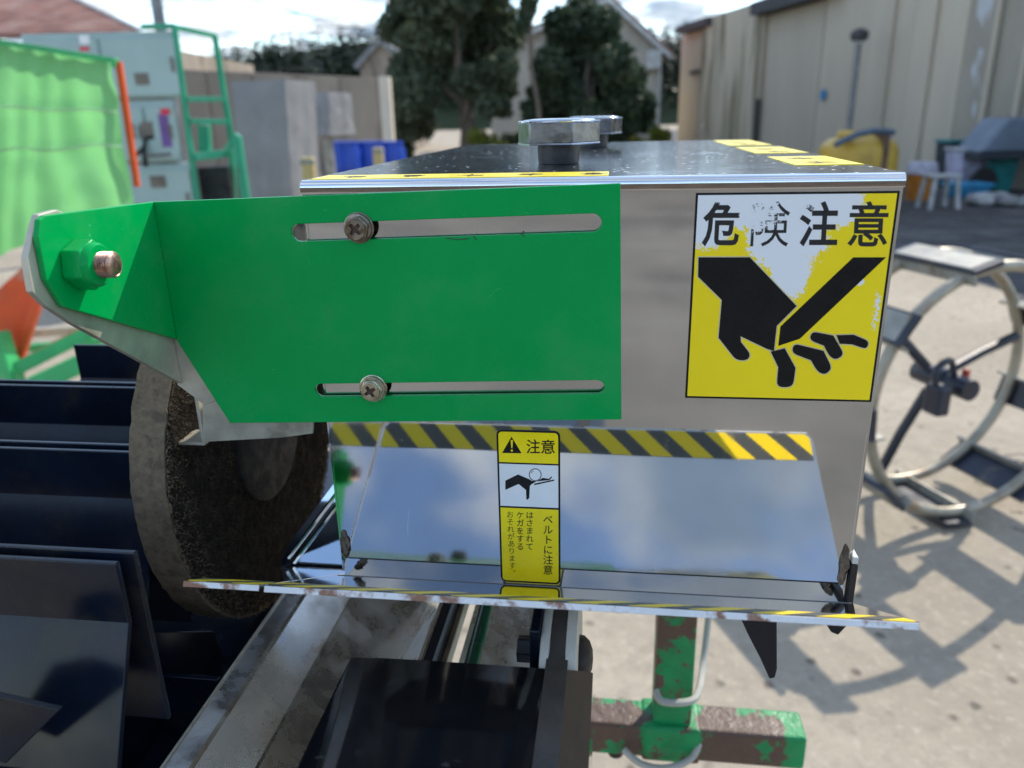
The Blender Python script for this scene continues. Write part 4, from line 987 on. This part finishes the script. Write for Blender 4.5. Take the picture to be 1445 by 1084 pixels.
def gable_house(name, label, peak, eaveL, eaveR, basez, Y, dep, wall, roof, over=.35, wins=(), trim=None):
    """gable end faces the viewer at distance Y; points in pixels"""
    P, L_, R_ = at(*peak, Y), at(*eaveL, Y), at(*eaveR, Y)
    t = thing(name, label, 'house', ((L_.x + R_.x) / 2, Y + dep / 2, 0))
    part(MB().slab([(L_.x, Y, 0), (R_.x, Y, 0), (R_.x, Y, R_.z), (P.x, Y, P.z), (L_.x, Y, L_.z)], (0, dep, 0)), 'wall', wall, t)
    for E_ in (L_, R_):
        d_ = (E_ - P); d_.y = 0; e2_ = E_ + d_.normalized() * over; nrm = Vector((-d_.z, 0, d_.x)).normalized(); nrm = nrm if nrm.z > 0 else -nrm
        rf = part(MB().slab([Vector((P.x, Y - over, P.z)) + nrm * .02, Vector((e2_.x, Y - over, e2_.z)) + nrm * .02, Vector((e2_.x, Y + dep + over, e2_.z)) + nrm * .02, Vector((P.x, Y + dep + over, P.z)) + nrm * .02], nrm * .14), 'roof', roof, t)
        part(MB().slab([Vector((P.x, Y - over - .03, P.z - .06)), Vector((e2_.x, Y - over - .03, e2_.z - .06)), Vector((e2_.x, Y - over - .03, e2_.z + .1)), Vector((P.x, Y - over - .03, P.z + .1))], (0, .028, 0)), 'barge_board', trim or M['trim'], rf)
    for (x0, y0, x1, y1) in wins:
        a, b = pxbox(x0, y0, x1, y1, Y - .03, .04); w_ = part(MB().box(a, b), 'window', M['trim'], t)
        part(MB().box((a[0] + .06, a[1] - .012, a[2] + .06), (b[0] - .06, a[1] - .002, b[2] - .06)), 'pane', M['glass'], w_)
    return t
h1 = gable_house('gable_house', 'cream rendered gable house rising behind the round trees', (857, 3), (690, 72), (932, 72), 0, 26, 9, M['palewall'], M['redroof'], .35, [(770, 120, 800, 160)])
q = at(921, 84, 25.9); part(MB().box((q.x - .22, 25.6, q.z - .3), (q.x + .22, 25.99, q.z + .25)), 'wall_unit', M['trim'], h1, bevel=.05)
q = at(928, 190, 25.9); part(MB().tube([(q.x, 25.9, 0), (q.x, 25.9, at(928, 76, 25.9).z)], .05, 8), 'down_pipe', M['trim'], h1)
gable_house('distant_house', 'small grey roofed house with brown gable beyond the concrete wall', (536, 60), (508, 92), (580, 96), 0, 34, 6, M['oldwall'], M['pipe'], .2, (), M['pipe'])
# the rusty roofed building behind the cabinets: low ridge roof
YR = 15
P = [at(-260, 62, YR), at(196, 50, YR), at(75, -10, YR + 3.5), at(-260, -30, YR + 3.5)]
rh = thing('rusty_roof_shed', 'long shed with rusty red metal roof behind the cabinets', 'shed', (at(-40, 60, YR).x, YR + 3, 0))
part(MB().slab(P, (0, 0, .08)), 'roof', M['redroof'], rh)
A, B = at(-260, 64, YR), at(185, 52, YR)
part(MB().box((A.x, YR + .5, 0), (B.x, YR + 7, min(A.z, B.z) - .05)), 'wall', M['oldwall'], rh)
e0, e1_ = P[1], P[2]
part(MB().slab([e0 + Vector((0, 0, -.1)), e1_ + Vector((0, 0, -.1)), e1_ + Vector((0, 0, .12)), e0 + Vector((0, 0, .12))], (.06, 0, 0)), 'verge_board', M['trim'], rh)
# flue / pole behind the cabinets
q = at(226, 36, 9.0)
solo(MB().lathe((q.x, 9.0, 0), (0, 0, 1), [(.065, 0), (.06, 2.3), (.055, 7.5)], 16), 'utility_pole', M['pipe'], (q.x, 9.0, 0), 'grey utility pole rising behind the teal cabinets', 'pole', smooth=True)
# overhead wires
for (a, b, sag, lb) in (((345, -5), (640, 62), 10, 'upper thin overhead wire crossing the sky'), ((300, 98), (530, 62), 16, 'lower thin overhead wire in front of the wooded hill'), ((200, 5), (520, 40), 6, 'faint overhead wire running from the grey pole')):
    pts = []
    for i in range(25):
        s = i / 24; pts.append(at(a[0] + (b[0] - a[0]) * s, a[1] + (b[1] - a[1]) * s + sag * 4 * s * (1 - s), 30))
    solo(MB().tube(pts, .014, 5), 'overhead_wire', M['slate'], pts[0], lb, 'wire')

# ================================================================ WAREHOUSE (right)
M['ware'] = pm('grey_cladding', (.52, .465, .375), .7, 0, .08, .7, .15, 8, .02, col2=(.36, .32, .25), c2s=.9, c2a=.58, c2b=.78, stretch=(1, 1, .25))
M['ware2'] = pm('peeling_cladding', (.36, .33, .275), .75, 0, .12, .9, .2, 10, .02, col2=(.50, .53, .56), c2s=1.1, c2a=.60, c2b=.66, stretch=(1, 1, .45))
M['stain'] = pm('stained_render', (.56, .50, .39), .85, 0, .10, 1, .1, 20, .01, col2=(.20, .17, .10), c2s=1.3, c2a=.46, c2b=.66, stretch=(1.6, 1.6, .18))
wh = thing('warehouse', 'long grey beige clad warehouse with stained pilaster and dark eaves', 'warehouse', (8, 20, 0))
WA0, WA1 = Vector((8.7, 8.0, 0)), Vector((6.02, 28.0, 0)); wd = (WA1 - WA0).normalized(); wn = Vector((-wd.y, wd.x, 0)); wn = wn if wn.x < 0 else -wn
def wpx(x, off=0.0):
    """point on the wall line under pixel column x (ground level)"""
    v = wray(x, 163); o = WA0 + wn * off
    den = v.x * wd.y - v.y * wd.x; t = (o.x * wd.y - o.y * wd.x) / den
    return Vector((v.x * t, v.y * t, 0))
def wz(x, y, off=0.0):
    p = wpx(x, off); return at(x, y, p.y).z
def wallrun(x0, x1, zt, mat, n, off=0.0, name='wall_panel', thick=.12, joint=.006):
    a, b = wpx(x0, off), wpx(x1, off)
    for k in range(n):
        p = a.lerp(b, k / n) + wd * -joint; q = a.lerp(b, (k + 1) / n) + wd * joint
        if x0 > x1: p = a.lerp(b, k / n) + wd * joint; q = a.lerp(b, (k + 1) / n) - wd * joint
        part(MB().slab([(p.x, p.y, 0), (q.x, q.y, 0), (q.x, q.y, zt), (p.x, p.y, zt)], -wn * thick), name, mat, wh, bevel=.012)
zE = wz(1120, 8)
# dark backing so that the joints read as recesses
a, b = WA0 - wn * .16, wpx(957) - wn * .16
part(MB().slab([(a.x, a.y, 0), (b.x, b.y, 0), (b.x, b.y, 3.9), (a.x, a.y, 3.9)], -wn * 6), 'building_core', M['slate'], wh)
wallrun(957, 985, wz(970, 46), M['ware'], 1); wallrun(1060, 1150, zE, M['ware'], 1, -.02)
wallrun(985, 1061, wz(1020, 18), M['stain'], 1, .18, 'pilaster', .45)
wallrun(1151, 1240, 6.2, M['ware'], 2, .05); wallrun(1240, 1345, 6.2, M['ware'], 3, .03); wallrun(1345, 1640, 6.2, M['ware2'], 5, .0)
for x in (1243, 1300, 1386, 1432, 1480):
    p = wpx(x, .08); part(MB().obox(p + Vector((0, 0, 3.1)), wd * .035, wn * .03, Vector((0, 0, 3.1))), 'cladding_rib', M['ware'], wh)
p0, p1 = wpx(948, .35), wpx(990, .35); z_ = wz(970, 46)
part(MB().slab([Vector((p0.x, p0.y, z_)), Vector((p1.x, p1.y, z_)), Vector((p1.x, p1.y, z_)) - wn * 3, Vector((p0.x, p0.y, z_)) - wn * 3], (0, 0, .22)), 'eave', M['slate'], wh)
p0, p1 = wpx(1048, .45), wpx(1153, .45)
part(MB().slab([Vector((p0.x, p0.y, zE)), Vector((p1.x, p1.y, zE)), Vector((p1.x, p1.y, zE)) - wn * 3, Vector((p0.x, p0.y, zE)) - wn * 3], (0, 0, .3)), 'eave', M['slate'], wh)
p = wpx(972, .06); q = wpx(1000, .06); z_ = wz(985, 100); 
part(MB().obox((p + q) / 2 + Vector((0, 0, wz(975, 103))), (q - p) / 2, wn * .06, Vector((0, 0, .06))), 'wall_ledge', M['slate'], wh)
p = wpx(1068, .1); part(MB().tube([(p.x, p.y, 0), (p.x, p.y, wz(1068, 140))], .07, 8), 'down_pipe', M['slate'], wh, smooth=True)
p = wpx(1068, .1); part(MB().tube([(p.x, p.y, wz(1068, 140)), (p.x, p.y, zE)], .04, 8), 'down_pipe', M['ware'], wh, smooth=True)
M['bluesign'] = pm('blue_disc_sign', (.05, .22, .45), .5)
p = wpx(1159, .09); z_ = wz(1159, 134); part(MB().lathe(Vector((p.x, p.y, z_)), wn, [(.12, 0), (.12, .02)], 20), 'round_sign', M['bluesign'], wh)
p = wpx(993, .2); z_ = wz(993, 179); part(MB().lathe(Vector((p.x, p.y, z_)), wn, [(.10, 0), (.10, .02)], 16), 'wall_lamp', M['trim'], wh)
# lamp post in front of the warehouse
lp_ = wpx(1200, .8); Yl = lp_.y; base = at(1193, 200, Yl); topp = at(1211, 60, Yl)
lx = at(1204, 130, Yl).x
lamp = thing('lamp_post', 'thin grey lamp post with round head before the warehouse wall', 'lamp post', (lx, Yl, 0))
part(MB().tube([(lx, Yl, 0), (lx, Yl, topp.z)], .055, 10), 'post', M['pipe'], lamp, smooth=True)
part(MB().lathe((lx, Yl, topp.z), (0, 0, 1), [(.07, 0), (.16, .06), (.17, .16), (.12, .22), (.03, .25)], 20), 'lamp_head', M['slate'], lamp, smooth=True)
part(MB().lathe((lx, Yl, topp.z - .02), (0, 0, 1), [(.09, 0), (.12, .04)], 16), 'lamp_glass', M['trim'], lamp, smooth=True)

# ================================================================ YELLOW TANK
M['tank'] = pm('yellow_tank_plastic', (.55, .36, .05), .45, 0, .12, 2, col2=(.4, .27, .06), c2s=3)
M['tankblue'] = pm('blue_grey_lid', (.07, .11, .16), .5); M['strap'] = pm('brown_strap', (.12, .07, .05), .7)
YK = 10.5; ta, tb2 = at(1176, 300, YK), at(1286, 189, YK); tcx = (ta.x + tb2.x) / 2; tw = (tb2.x - ta.x) / 2; tz = tb2.z
tk = thing('sprayer_tank', 'rounded yellow plastic tank with blue lid beside the warehouse', 'tank', (tcx, YK + .5, 0))
b_ = MB(); prof = []
nz = 14; n = 40; V = []
for j in range(nz + 1):
    s = j / nz; z = .12 + (tz - .12) * sin(s * pi / 2) ** .9 if s > .5 else .12 + (tz - .12) * s * 1.2
    z = .12 + (tz - .12) * s
    k = (1 - max(0, (s - .55) / .45) ** 4.5) ** .5 if s < 1 else .3
    for i in range(n):
        t = 2 * pi * i / n; sx = abs(cos(t)) ** .6 * (1 if cos(t) > 0 else -1); sy = abs(sin(t)) ** .6 * (1 if sin(t) > 0 else -1)
        V.append((tcx + tw * max(k, .02) * sx, YK + .5 + .5 * max(k, .02) * sy, z))
fs = [(j*n+i, j*n+(i+1) % n, (j+1)*n+(i+1) % n, (j+1)*n+i) for j in range(nz) for i in range(n)] + [tuple(range(n)), tuple(nz*n+i for i in range(n))]
part(MB().add(V, fs), 'tank_body', M['tank'], tk, smooth=True)
part(MB().obox((tcx + tw * .33, YK + .5, tz * .5), (.035, 0, 0), (0, .515, 0), (0, 0, tz * .5 + .015)), 'tank_strap', M['strap'], tk, bevel=.01)
pts = bez([at(1178, 205, YK - .06), at(1196, 196, YK - .05), at(1214, 189, YK), at(1238, 185, YK), at(1262, 187, YK)])
part(MB().tube(pts, .040, 8), 'lid_frame', M['tankblue'], tk, smooth=True)
part(MB().lathe(at(1194, 192, YK + .1), (0, 0, 1), [(.11, -.03), (.12, .03), (.08, .07)], 18), 'filler_cap', M['tank'], tk, smooth=True)
part(MB().box((tcx - tw, YK + .1, 0), (tcx + tw, YK + .9, .12)), 'skid', M['slate'], tk)

# ================================================================ CLUTTER along the warehouse wall
M['cooler'] = pm('orange_bucket', (.50, .19, .03), .45); M['coolerlid'] = pm('pale_lid', (.45, .45, .55), .5)
M['whiteplastic'] = pm('white_plastic', (.40, .42, .43), .5); M['cyan'] = pm('cyan_plastic', (.03, .25, .45), .45); M['teal'] = pm('teal_plastic', (.02, .20, .20), .5)
M['lilac'] = pm('lilac_sack', (.42, .42, .55), .7); M['darkbin'] = pm('dark_bin', (.03, .04, .05), .6)
def gx(x, y): return gnd(x, y)
c = gx(1295, 282); k_ = .13
bk = thing('orange_bucket', 'orange bucket with pale lid beside the white stool', 'bucket', (c.x, c.y, 0))
part(MB().lathe((c.x, c.y, 0), (0, 0, 1), [(.17, 0), (.20, .36), (.205, .37)], 24), 'bucket_body', M['cooler'], bk, smooth=True)
part(MB().lathe((c.x, c.y, .37), (0, 0, 1), [(.215, 0), (.215, .05), (.18, .16), (.05, .17)], 24), 'bucket_lid', M['coolerlid'], bk, smooth=True)
c = gx(1322, 294)
sk = thing('plastic_stool', 'white plastic stool next to the orange bucket', 'stool', (c.x, c.y, 0))
part(MB().box((c.x - .19, c.y - .17, .40), (c.x + .19, c.y + .17, .44)), 'seat', M['whiteplastic'], sk, bevel=.015)
for sx in (-1, 1):
    for sy in (-1, 1):
        part(MB().obox((c.x + sx * .165, c.y + sy * .145, .2), (.025, 0, 0), (0, .025, 0), (sx * -.02, sy * -.02, .2)), 'leg', M['whiteplastic'], sk, bevel=.006)
def tub(name, label, cat, x, y, w_, h_, mat, lid, r=.0):
    c = gx(x, y); t = thing(name, label, cat, (c.x, c.y, 0))
    part(MB().add([(c.x - w_*.85, c.y - .2, 0), (c.x + w_*.85, c.y - .2, 0), (c.x + w_*.85, c.y + .2, 0), (c.x - w_*.85, c.y + .2, 0), (c.x - w_, c.y - .25, h_), (c.x + w_, c.y - .25, h_), (c.x + w_, c.y + .25, h_), (c.x - w_, c.y + .25, h_)],
         [(3,2,1,0),(4,5,6,7),(0,1,5,4),(1,2,6,5),(2,3,7,6),(3,0,4,7)]), 'tub_body', mat, t, bevel=.03)
    part(MB().box((c.x - w_ - .02, c.y - .27, h_ + .001), (c.x + w_ + .02, c.y + .27, h_ + .05)), 'tub_rim', lid, t, bevel=.015)
    return t
tub('storage_tub', 'lilac tub with cyan foot against the peeling wall', 'tub', 1364, 270, .30, .62, M['lilac'], M['whiteplastic'])
tub('storage_tub', 'flat cyan crate on the ground before the lilac tub', 'crate', 1362, 278, .24, .16, M['cyan'], M['cyan'])
tub('storage_tub', 'teal bin standing between lilac tub and grey sheet', 'bin', 1396, 270, .25, .52, M['teal'], M['darkbin'])
tub('waste_bin', 'dark narrow bin beside the yellow tank', 'bin', 1333, 262, .13, .70, M['darkbin'], M['teal'])
c = gx(1424, 275)
ct = thing('covered_cart', 'low cart under a slate blue sheet at the warehouse wall', 'cart', (c.x, c.y, 0))
part(MB().slab([(c.x - .55, c.y, .62), (c.x + .75, c.y, .62), (c.x + .75, c.y, 1.10), (c.x - .20, c.y, 1.10)], (0, .7, 0)), 'cart_cover', pm('slate_blue_sheet', (.15, .19, .25), .6, 0, .15, 2), ct, bevel=.04)
part(MB().box((c.x - .55, c.y + .02, .52), (c.x + .75, c.y + .68, .615)), 'cart_deck', M['darkbin'], ct, bevel=.01)
for sx in (-.4, .6):
    part(MB().cyl((c.x + sx, c.y + .03, .2), (c.x + sx, c.y + .1, .2), .2, n=20), 'wheel', M['rubber'], ct, smooth=True)
    part(MB().box((c.x + sx - .03, c.y + .04, .2), (c.x + sx + .03, c.y + .12, .53)), 'leg', M['darkbin'], ct)
rr = random.Random(5)
for k in range(7):
    c = gx(1375 + k * 12, 288 + rr.uniform(-3, 5)); s_ = rr.uniform(.07, .13)
    V = []; 
    b_ = MB(); nn = 10
    for j in range(6):
        for i in range(nn):
            ph = pi * j / 5; t = 2 * pi * i / nn; q = 1 + .35 * noise.noise(Vector((i * .7, j * .9, k * 3)))
            V.append((c.x + s_ * 1.3 * q * sin(ph) * cos(t), c.y + s_ * q * sin(ph) * sin(t), s_ * .75 * (1 + cos(ph))))
    fs = [(j*nn+i, j*nn+(i+1) % nn, (j+1)*nn+(i+1) % nn, (j+1)*nn+i) for j in range(5) for i in range(nn)]
    solo(b_.add(V, fs), 'rag_bundle', M['whiteplastic'] if k % 2 else M['sheetgrey'], (c.x, c.y, 0), 'small crumpled bundle on the ground along the peeling wall', 'bundle', group='crumpled bundles along the wall', smooth=True)
# unseen shed added behind the viewpoint to mirror a dark band in the steel
M['brownboard'] = pm('brown_boarding', (.06, .045, .035), .8, 0, .3, 2)
sh_ = thing('added_dark_shed', 'unseen dark brown shed added behind the viewpoint for its dark reflection', 'shed', (2, -17, 0))
for k in range(30):
    part(MB().box((-13 + k * 1.0 + .01, -17, 0), (-13 + (k + 1) * 1.0 - .01, -16.9, 2.4)), 'board', M['brownboard'], sh_)
part(MB().slab([(-13.4, -16.4, 2.36), (17.4, -16.4, 2.36), (17.4, -21, 3.4), (-13.4, -21, 3.4)], (0, 0, .1)), 'roof', M['slate'], sh_)
part(MB().box((-13, -21, 0), (17, -17.02, 2.34)), 'shed_core', M['slate'], sh_)

# ================================================================ VEGETATION
def leaf_mat(name, c1_, c2_, trans=.35):
    mt, t, b = new_mat(name); oi = N(t, 'ShaderNodeObjectInfo'); co = objco(t)
    c = mixc(t, rng(t, noisen(t, co, 1.3, 4), .3, .7), c1_, c2_); t.links.new(c, b.inputs['Base Color']); b.inputs['Roughness'].default_value = .5
    tr = N(t, 'ShaderNodeBsdfTranslucent'); t.links.new(c, tr.inputs['Color'])
    ms = N(t, 'ShaderNodeMixShader'); ms.inputs[0].default_value = trans
    t.links.new(b.outputs[0], ms.inputs[1]); t.links.new(tr.outputs[0], ms.inputs[2]); t.links.new(ms.outputs[0], t.nodes['Material Output'].inputs['Surface'])
    return mt
M['leaf'] = leaf_mat('evergreen_leaf', (.03, .058, .030), (.085, .12, .07), .3)
M['leaf2'] = leaf_mat('olive_leaf', (.06, .09, .05), (.12, .15, .09), .35)
M['leafy'] = leaf_mat('yellow_green_leaf', (.16, .20, .03), (.30, .30, .05), .4)
M['bark'] = pm('grey_bark', (.16, .135, .11), .9, 0, .3, 3, .6, 12, .03, stretch=(1, 1, .3))
M['conifer'] = leaf_mat('conifer_leaf', (.018, .035, .020), (.04, .065, .035), .15)
def leaf_cloud(clumps, n, size, rnd):
    b_ = MB(); V = b_.v; F_ = b_.f; tot = sum(c[1]**2 for c in clumps)
    for (c, r, fl) in clumps:
        for k in range(int(n * r * r / tot)):
            d_ = Vector((rnd.gauss(0, 1), rnd.gauss(0, 1), rnd.gauss(0, 1))).normalized(); rad = r * (rnd.random() ** .35) * rnd.uniform(.75, 1.12)
            p = c + Vector((d_.x * rad, d_.y * rad, d_.z * rad * fl))
            a = Vector((rnd.gauss(0, 1), rnd.gauss(0, 1), rnd.gauss(0, .7))).normalized(); e = a.orthogonal().normalized(); f_ = a.cross(e)
            t = rnd.uniform(0, 2 * pi); e, f_ = cos(t) * e + sin(t) * f_, -sin(t) * e + cos(t) * f_
            s = size * rnd.uniform(.6, 1.4); o = len(V)
            V += [tuple(p - e * s), tuple(p - f_ * s * .45), tuple(p + e * s), tuple(p + f_ * s * .45)]; F_.append((o, o+1, o+2, o+3))
    return b_
def tree(name, label, base, trunk_r, clumps, n, size, mat, limbs, seed, trunk_top, group=None, lean=0):
    rnd = random.Random(seed)
    t = thing(name, label, 'tree', base, group=group)
    tp_ = Vector((base.x + lean, base.y, trunk_top))
    tr = part(MB().tube(bez([base, base.lerp(tp_, .35) + Vector((.1, 0, 0)), base.lerp(tp_, .7) - Vector((.08, 0, 0)), tp_], 6), [trunk_r * (1 - .75 * i / 18) for i in range(19)], 10), 'trunk', M['bark'], t, smooth=True)
    for k in limbs:
        c = clumps[k][0]; s = base.lerp(tp_, rnd.uniform(.3, .8))
        part(MB().tube(bez([s, s.lerp(c, .5) + Vector((0, 0, -.2)), c], 5), [trunk_r * .4 * (1 - .07 * i) for i in range(11)], 7), 'limb', M['bark'], tr, smooth=True)
    part(leaf_cloud(clumps, n, size, rnd), 'crown', mat, t)
    return t
def pxclumps(lst, Y, dY, fl=.8, seed=1, sc=1.15):
    rnd = random.Random(seed); out = []
    for (x, y, rpx) in lst:
        yy = Y + rnd.uniform(-dY, dY); p = at(x, y, yy); out.append((p, rpx * sc * yy / 1100, fl))
    return out
YA = 20
cl = pxclumps([(560, 40, 22), (575, 15, 24), (600, -5, 30), (640, -12, 34), (680, 0, 28), (700, 30, 26), (660, 30, 32), (620, 40, 30), (590, 65, 26), (575, 100, 24), (605, 95, 26), (575, 140, 26), (565, 175, 22), (595, 130, 24), (590, 170, 24), (650, 75, 26), (690, 70, 26), (715, 55, 18), (700, 105, 24), (660, 115, 20), (712, 90, 16), (690, 150, 14), (560, 120, 16), (630, 10, 26), (705, 150, 15), (715, 125, 14), (580, -30, 30), (620, -55, 34), (670, -50, 34), (640, -95, 30), (700, -25, 28), (600, -80, 26), (670, -100, 24)], YA, 1.2, .95, 2)
tree('broadleaf_tree', 'tall dark evergreen tree with loose hanging branches at the end of the wall', Vector((at(655, 200, YA).x, YA, 0)), .22, cl, 34000, .10, M['leaf2'], (3, 5, 8, 16, 19), 4, at(650, 40, YA).z)
tree('small_tree', 'slender sapling with thin grey trunk between the two dark trees', Vector((at(755, 210, 19).x, 19, 0)), .08, pxclumps([(742, 18, 10), (748, 5, 11), (738, 38, 9), (742, 150, 7), (752, 165, 6)], 19, .2, 1, 5), 700, .09, M['leaf'], (0, 1), 6, at(744, 10, 19).z)
YB = 21
cl = pxclumps([(790, 35, 24), (820, 22, 26), (850, 35, 24), (800, 70, 30), (840, 65, 34), (775, 95, 26), (870, 90, 28), (830, 105, 36), (790, 125, 32), (880, 130, 28), (850, 145, 34), (765, 130, 20), (905, 150, 22), (760, 165, 22), (790, 165, 26), (830, 170, 28), (875, 170, 28), (905, 170, 18), (895, 110, 18), (765, 185, 22), (850, 190, 24)], YB, 1.3, .95, 3, .98)
tree('rounded_tree', 'dense rounded dark green tree before the cream gable house', Vector((at(830, 210, YB).x, YB, 0)), .20, cl, 34000, .095, M['leaf'], (3, 4, 7, 9), 7, at(828, 80, YB).z)
# low shrubs and yellowing weeds at the tree feet
for (x, y, r, Y, mt, lb, sd) in ((690, 190, 20, 19, 'leafy', 'yellow green shrub at the foot of the tall tree', 1), (560, 195, 16, 20.5, 'leaf', 'low dark shrub beside the last blue drum', 2), (930, 185, 14, 24, 'leafy', 'sunlit yellow green bush by the warehouse corner', 3), (885, 195, 14, 22, 'leafy', 'yellowing weeds under the rounded tree', 4), (725, 190, 12, 21.5, 'leaf2', 'pale olive shrub below the slender sapling', 6)):
    p = at(x, y, Y); rw = r * Y / 1100; rnd = random.Random(sd)
    t = thing('shrub', lb, 'shrub', (p.x, Y, 0))
    cs = [(Vector((p.x + rnd.uniform(-1, 1) * rw, Y + rnd.uniform(-.4, .4), rnd.uniform(.25, max(.5, p.z)))), rw * rnd.uniform(.5, .9), 1) for _ in range(7)]
    part(leaf_cloud(cs, 1500, .06, rnd), 'foliage', M[mt], t)
    part(MB().tube([(p.x, Y, 0), (p.x + .05, Y, max(.4, p.z * .7))], .03, 6), 'stem', M['bark'], t)
# wooded hill far behind
hl = MB(); nx, ny = 60, 10; V = []
HP = [(200, 1.5), (255, 2.4), (300, 3.6), (320, 5.0), (350, 6.6), (380, 8.4), (420, 9.2), (520, 10.6), (1000, 9.5), (1500, 0), (3000, 0)]
def hillz(X):
    px_ = 722 + X / 105 * 1040
    if px_ <= HP[0][0]: return HP[0][1] * max(0, 1 + (px_ - 200) / 300)
    for (a, za_), (b, zb_) in zip(HP, HP[1:]):
        if px_ <= b: return za_ + (zb_ - za_) * (px_ - a) / (b - a)
    return 0
for j in range(ny + 1):
    for i in range(nx + 1):
        X = -60 + 130 * i / nx; Yh = 85 + 25 * j / ny
        V.append((X, Yh, hillz(X) * (j / ny) ** .6 + .01))
fs = [(j*(nx+1)+i, j*(nx+1)+i+1, (j+1)*(nx+1)+i+1, (j+1)*(nx+1)+i) for j in range(ny) for i in range(nx)]
solo(hl.add(V, fs), 'hill', pm('forest_floor', (.03, .045, .02), .9), (0, 85, 0), kind='structure', smooth=True)
rnd = random.Random(11); cl = []
fb2 = MB()
for k in range(1500):
    X = rnd.uniform(-42, 30); Yh = rnd.uniform(86, 109); z = hillz(X) * ((Yh - 85) / 25) ** .6
    h = rnd.uniform(1.6, 3.4); r = h * rnd.uniform(.22, .34)
    for q in range(26):
        s = rnd.random(); a = rnd.uniform(0, 2 * pi); rr_ = r * (1 - s) * rnd.uniform(.6, 1.15); c = Vector((X + rr_ * cos(a), Yh + rr_ * sin(a), z - .2 + h * (s + .05)))
        e = Vector((cos(a), sin(a), rnd.uniform(-.5, .4))) * r * .55 * (1.1 - s); f_ = Vector((-sin(a), cos(a), rnd.uniform(-.3, .3))) * r * .38
        fb2.add([c - e, c - f_, c + e, c + f_], [(0, 1, 2, 3)])
solo(fb2, 'far_wood', M['conifer'], (0, 85, 0), 'dark conifer wood covering the distant hill', 'wood', kind='stuff')
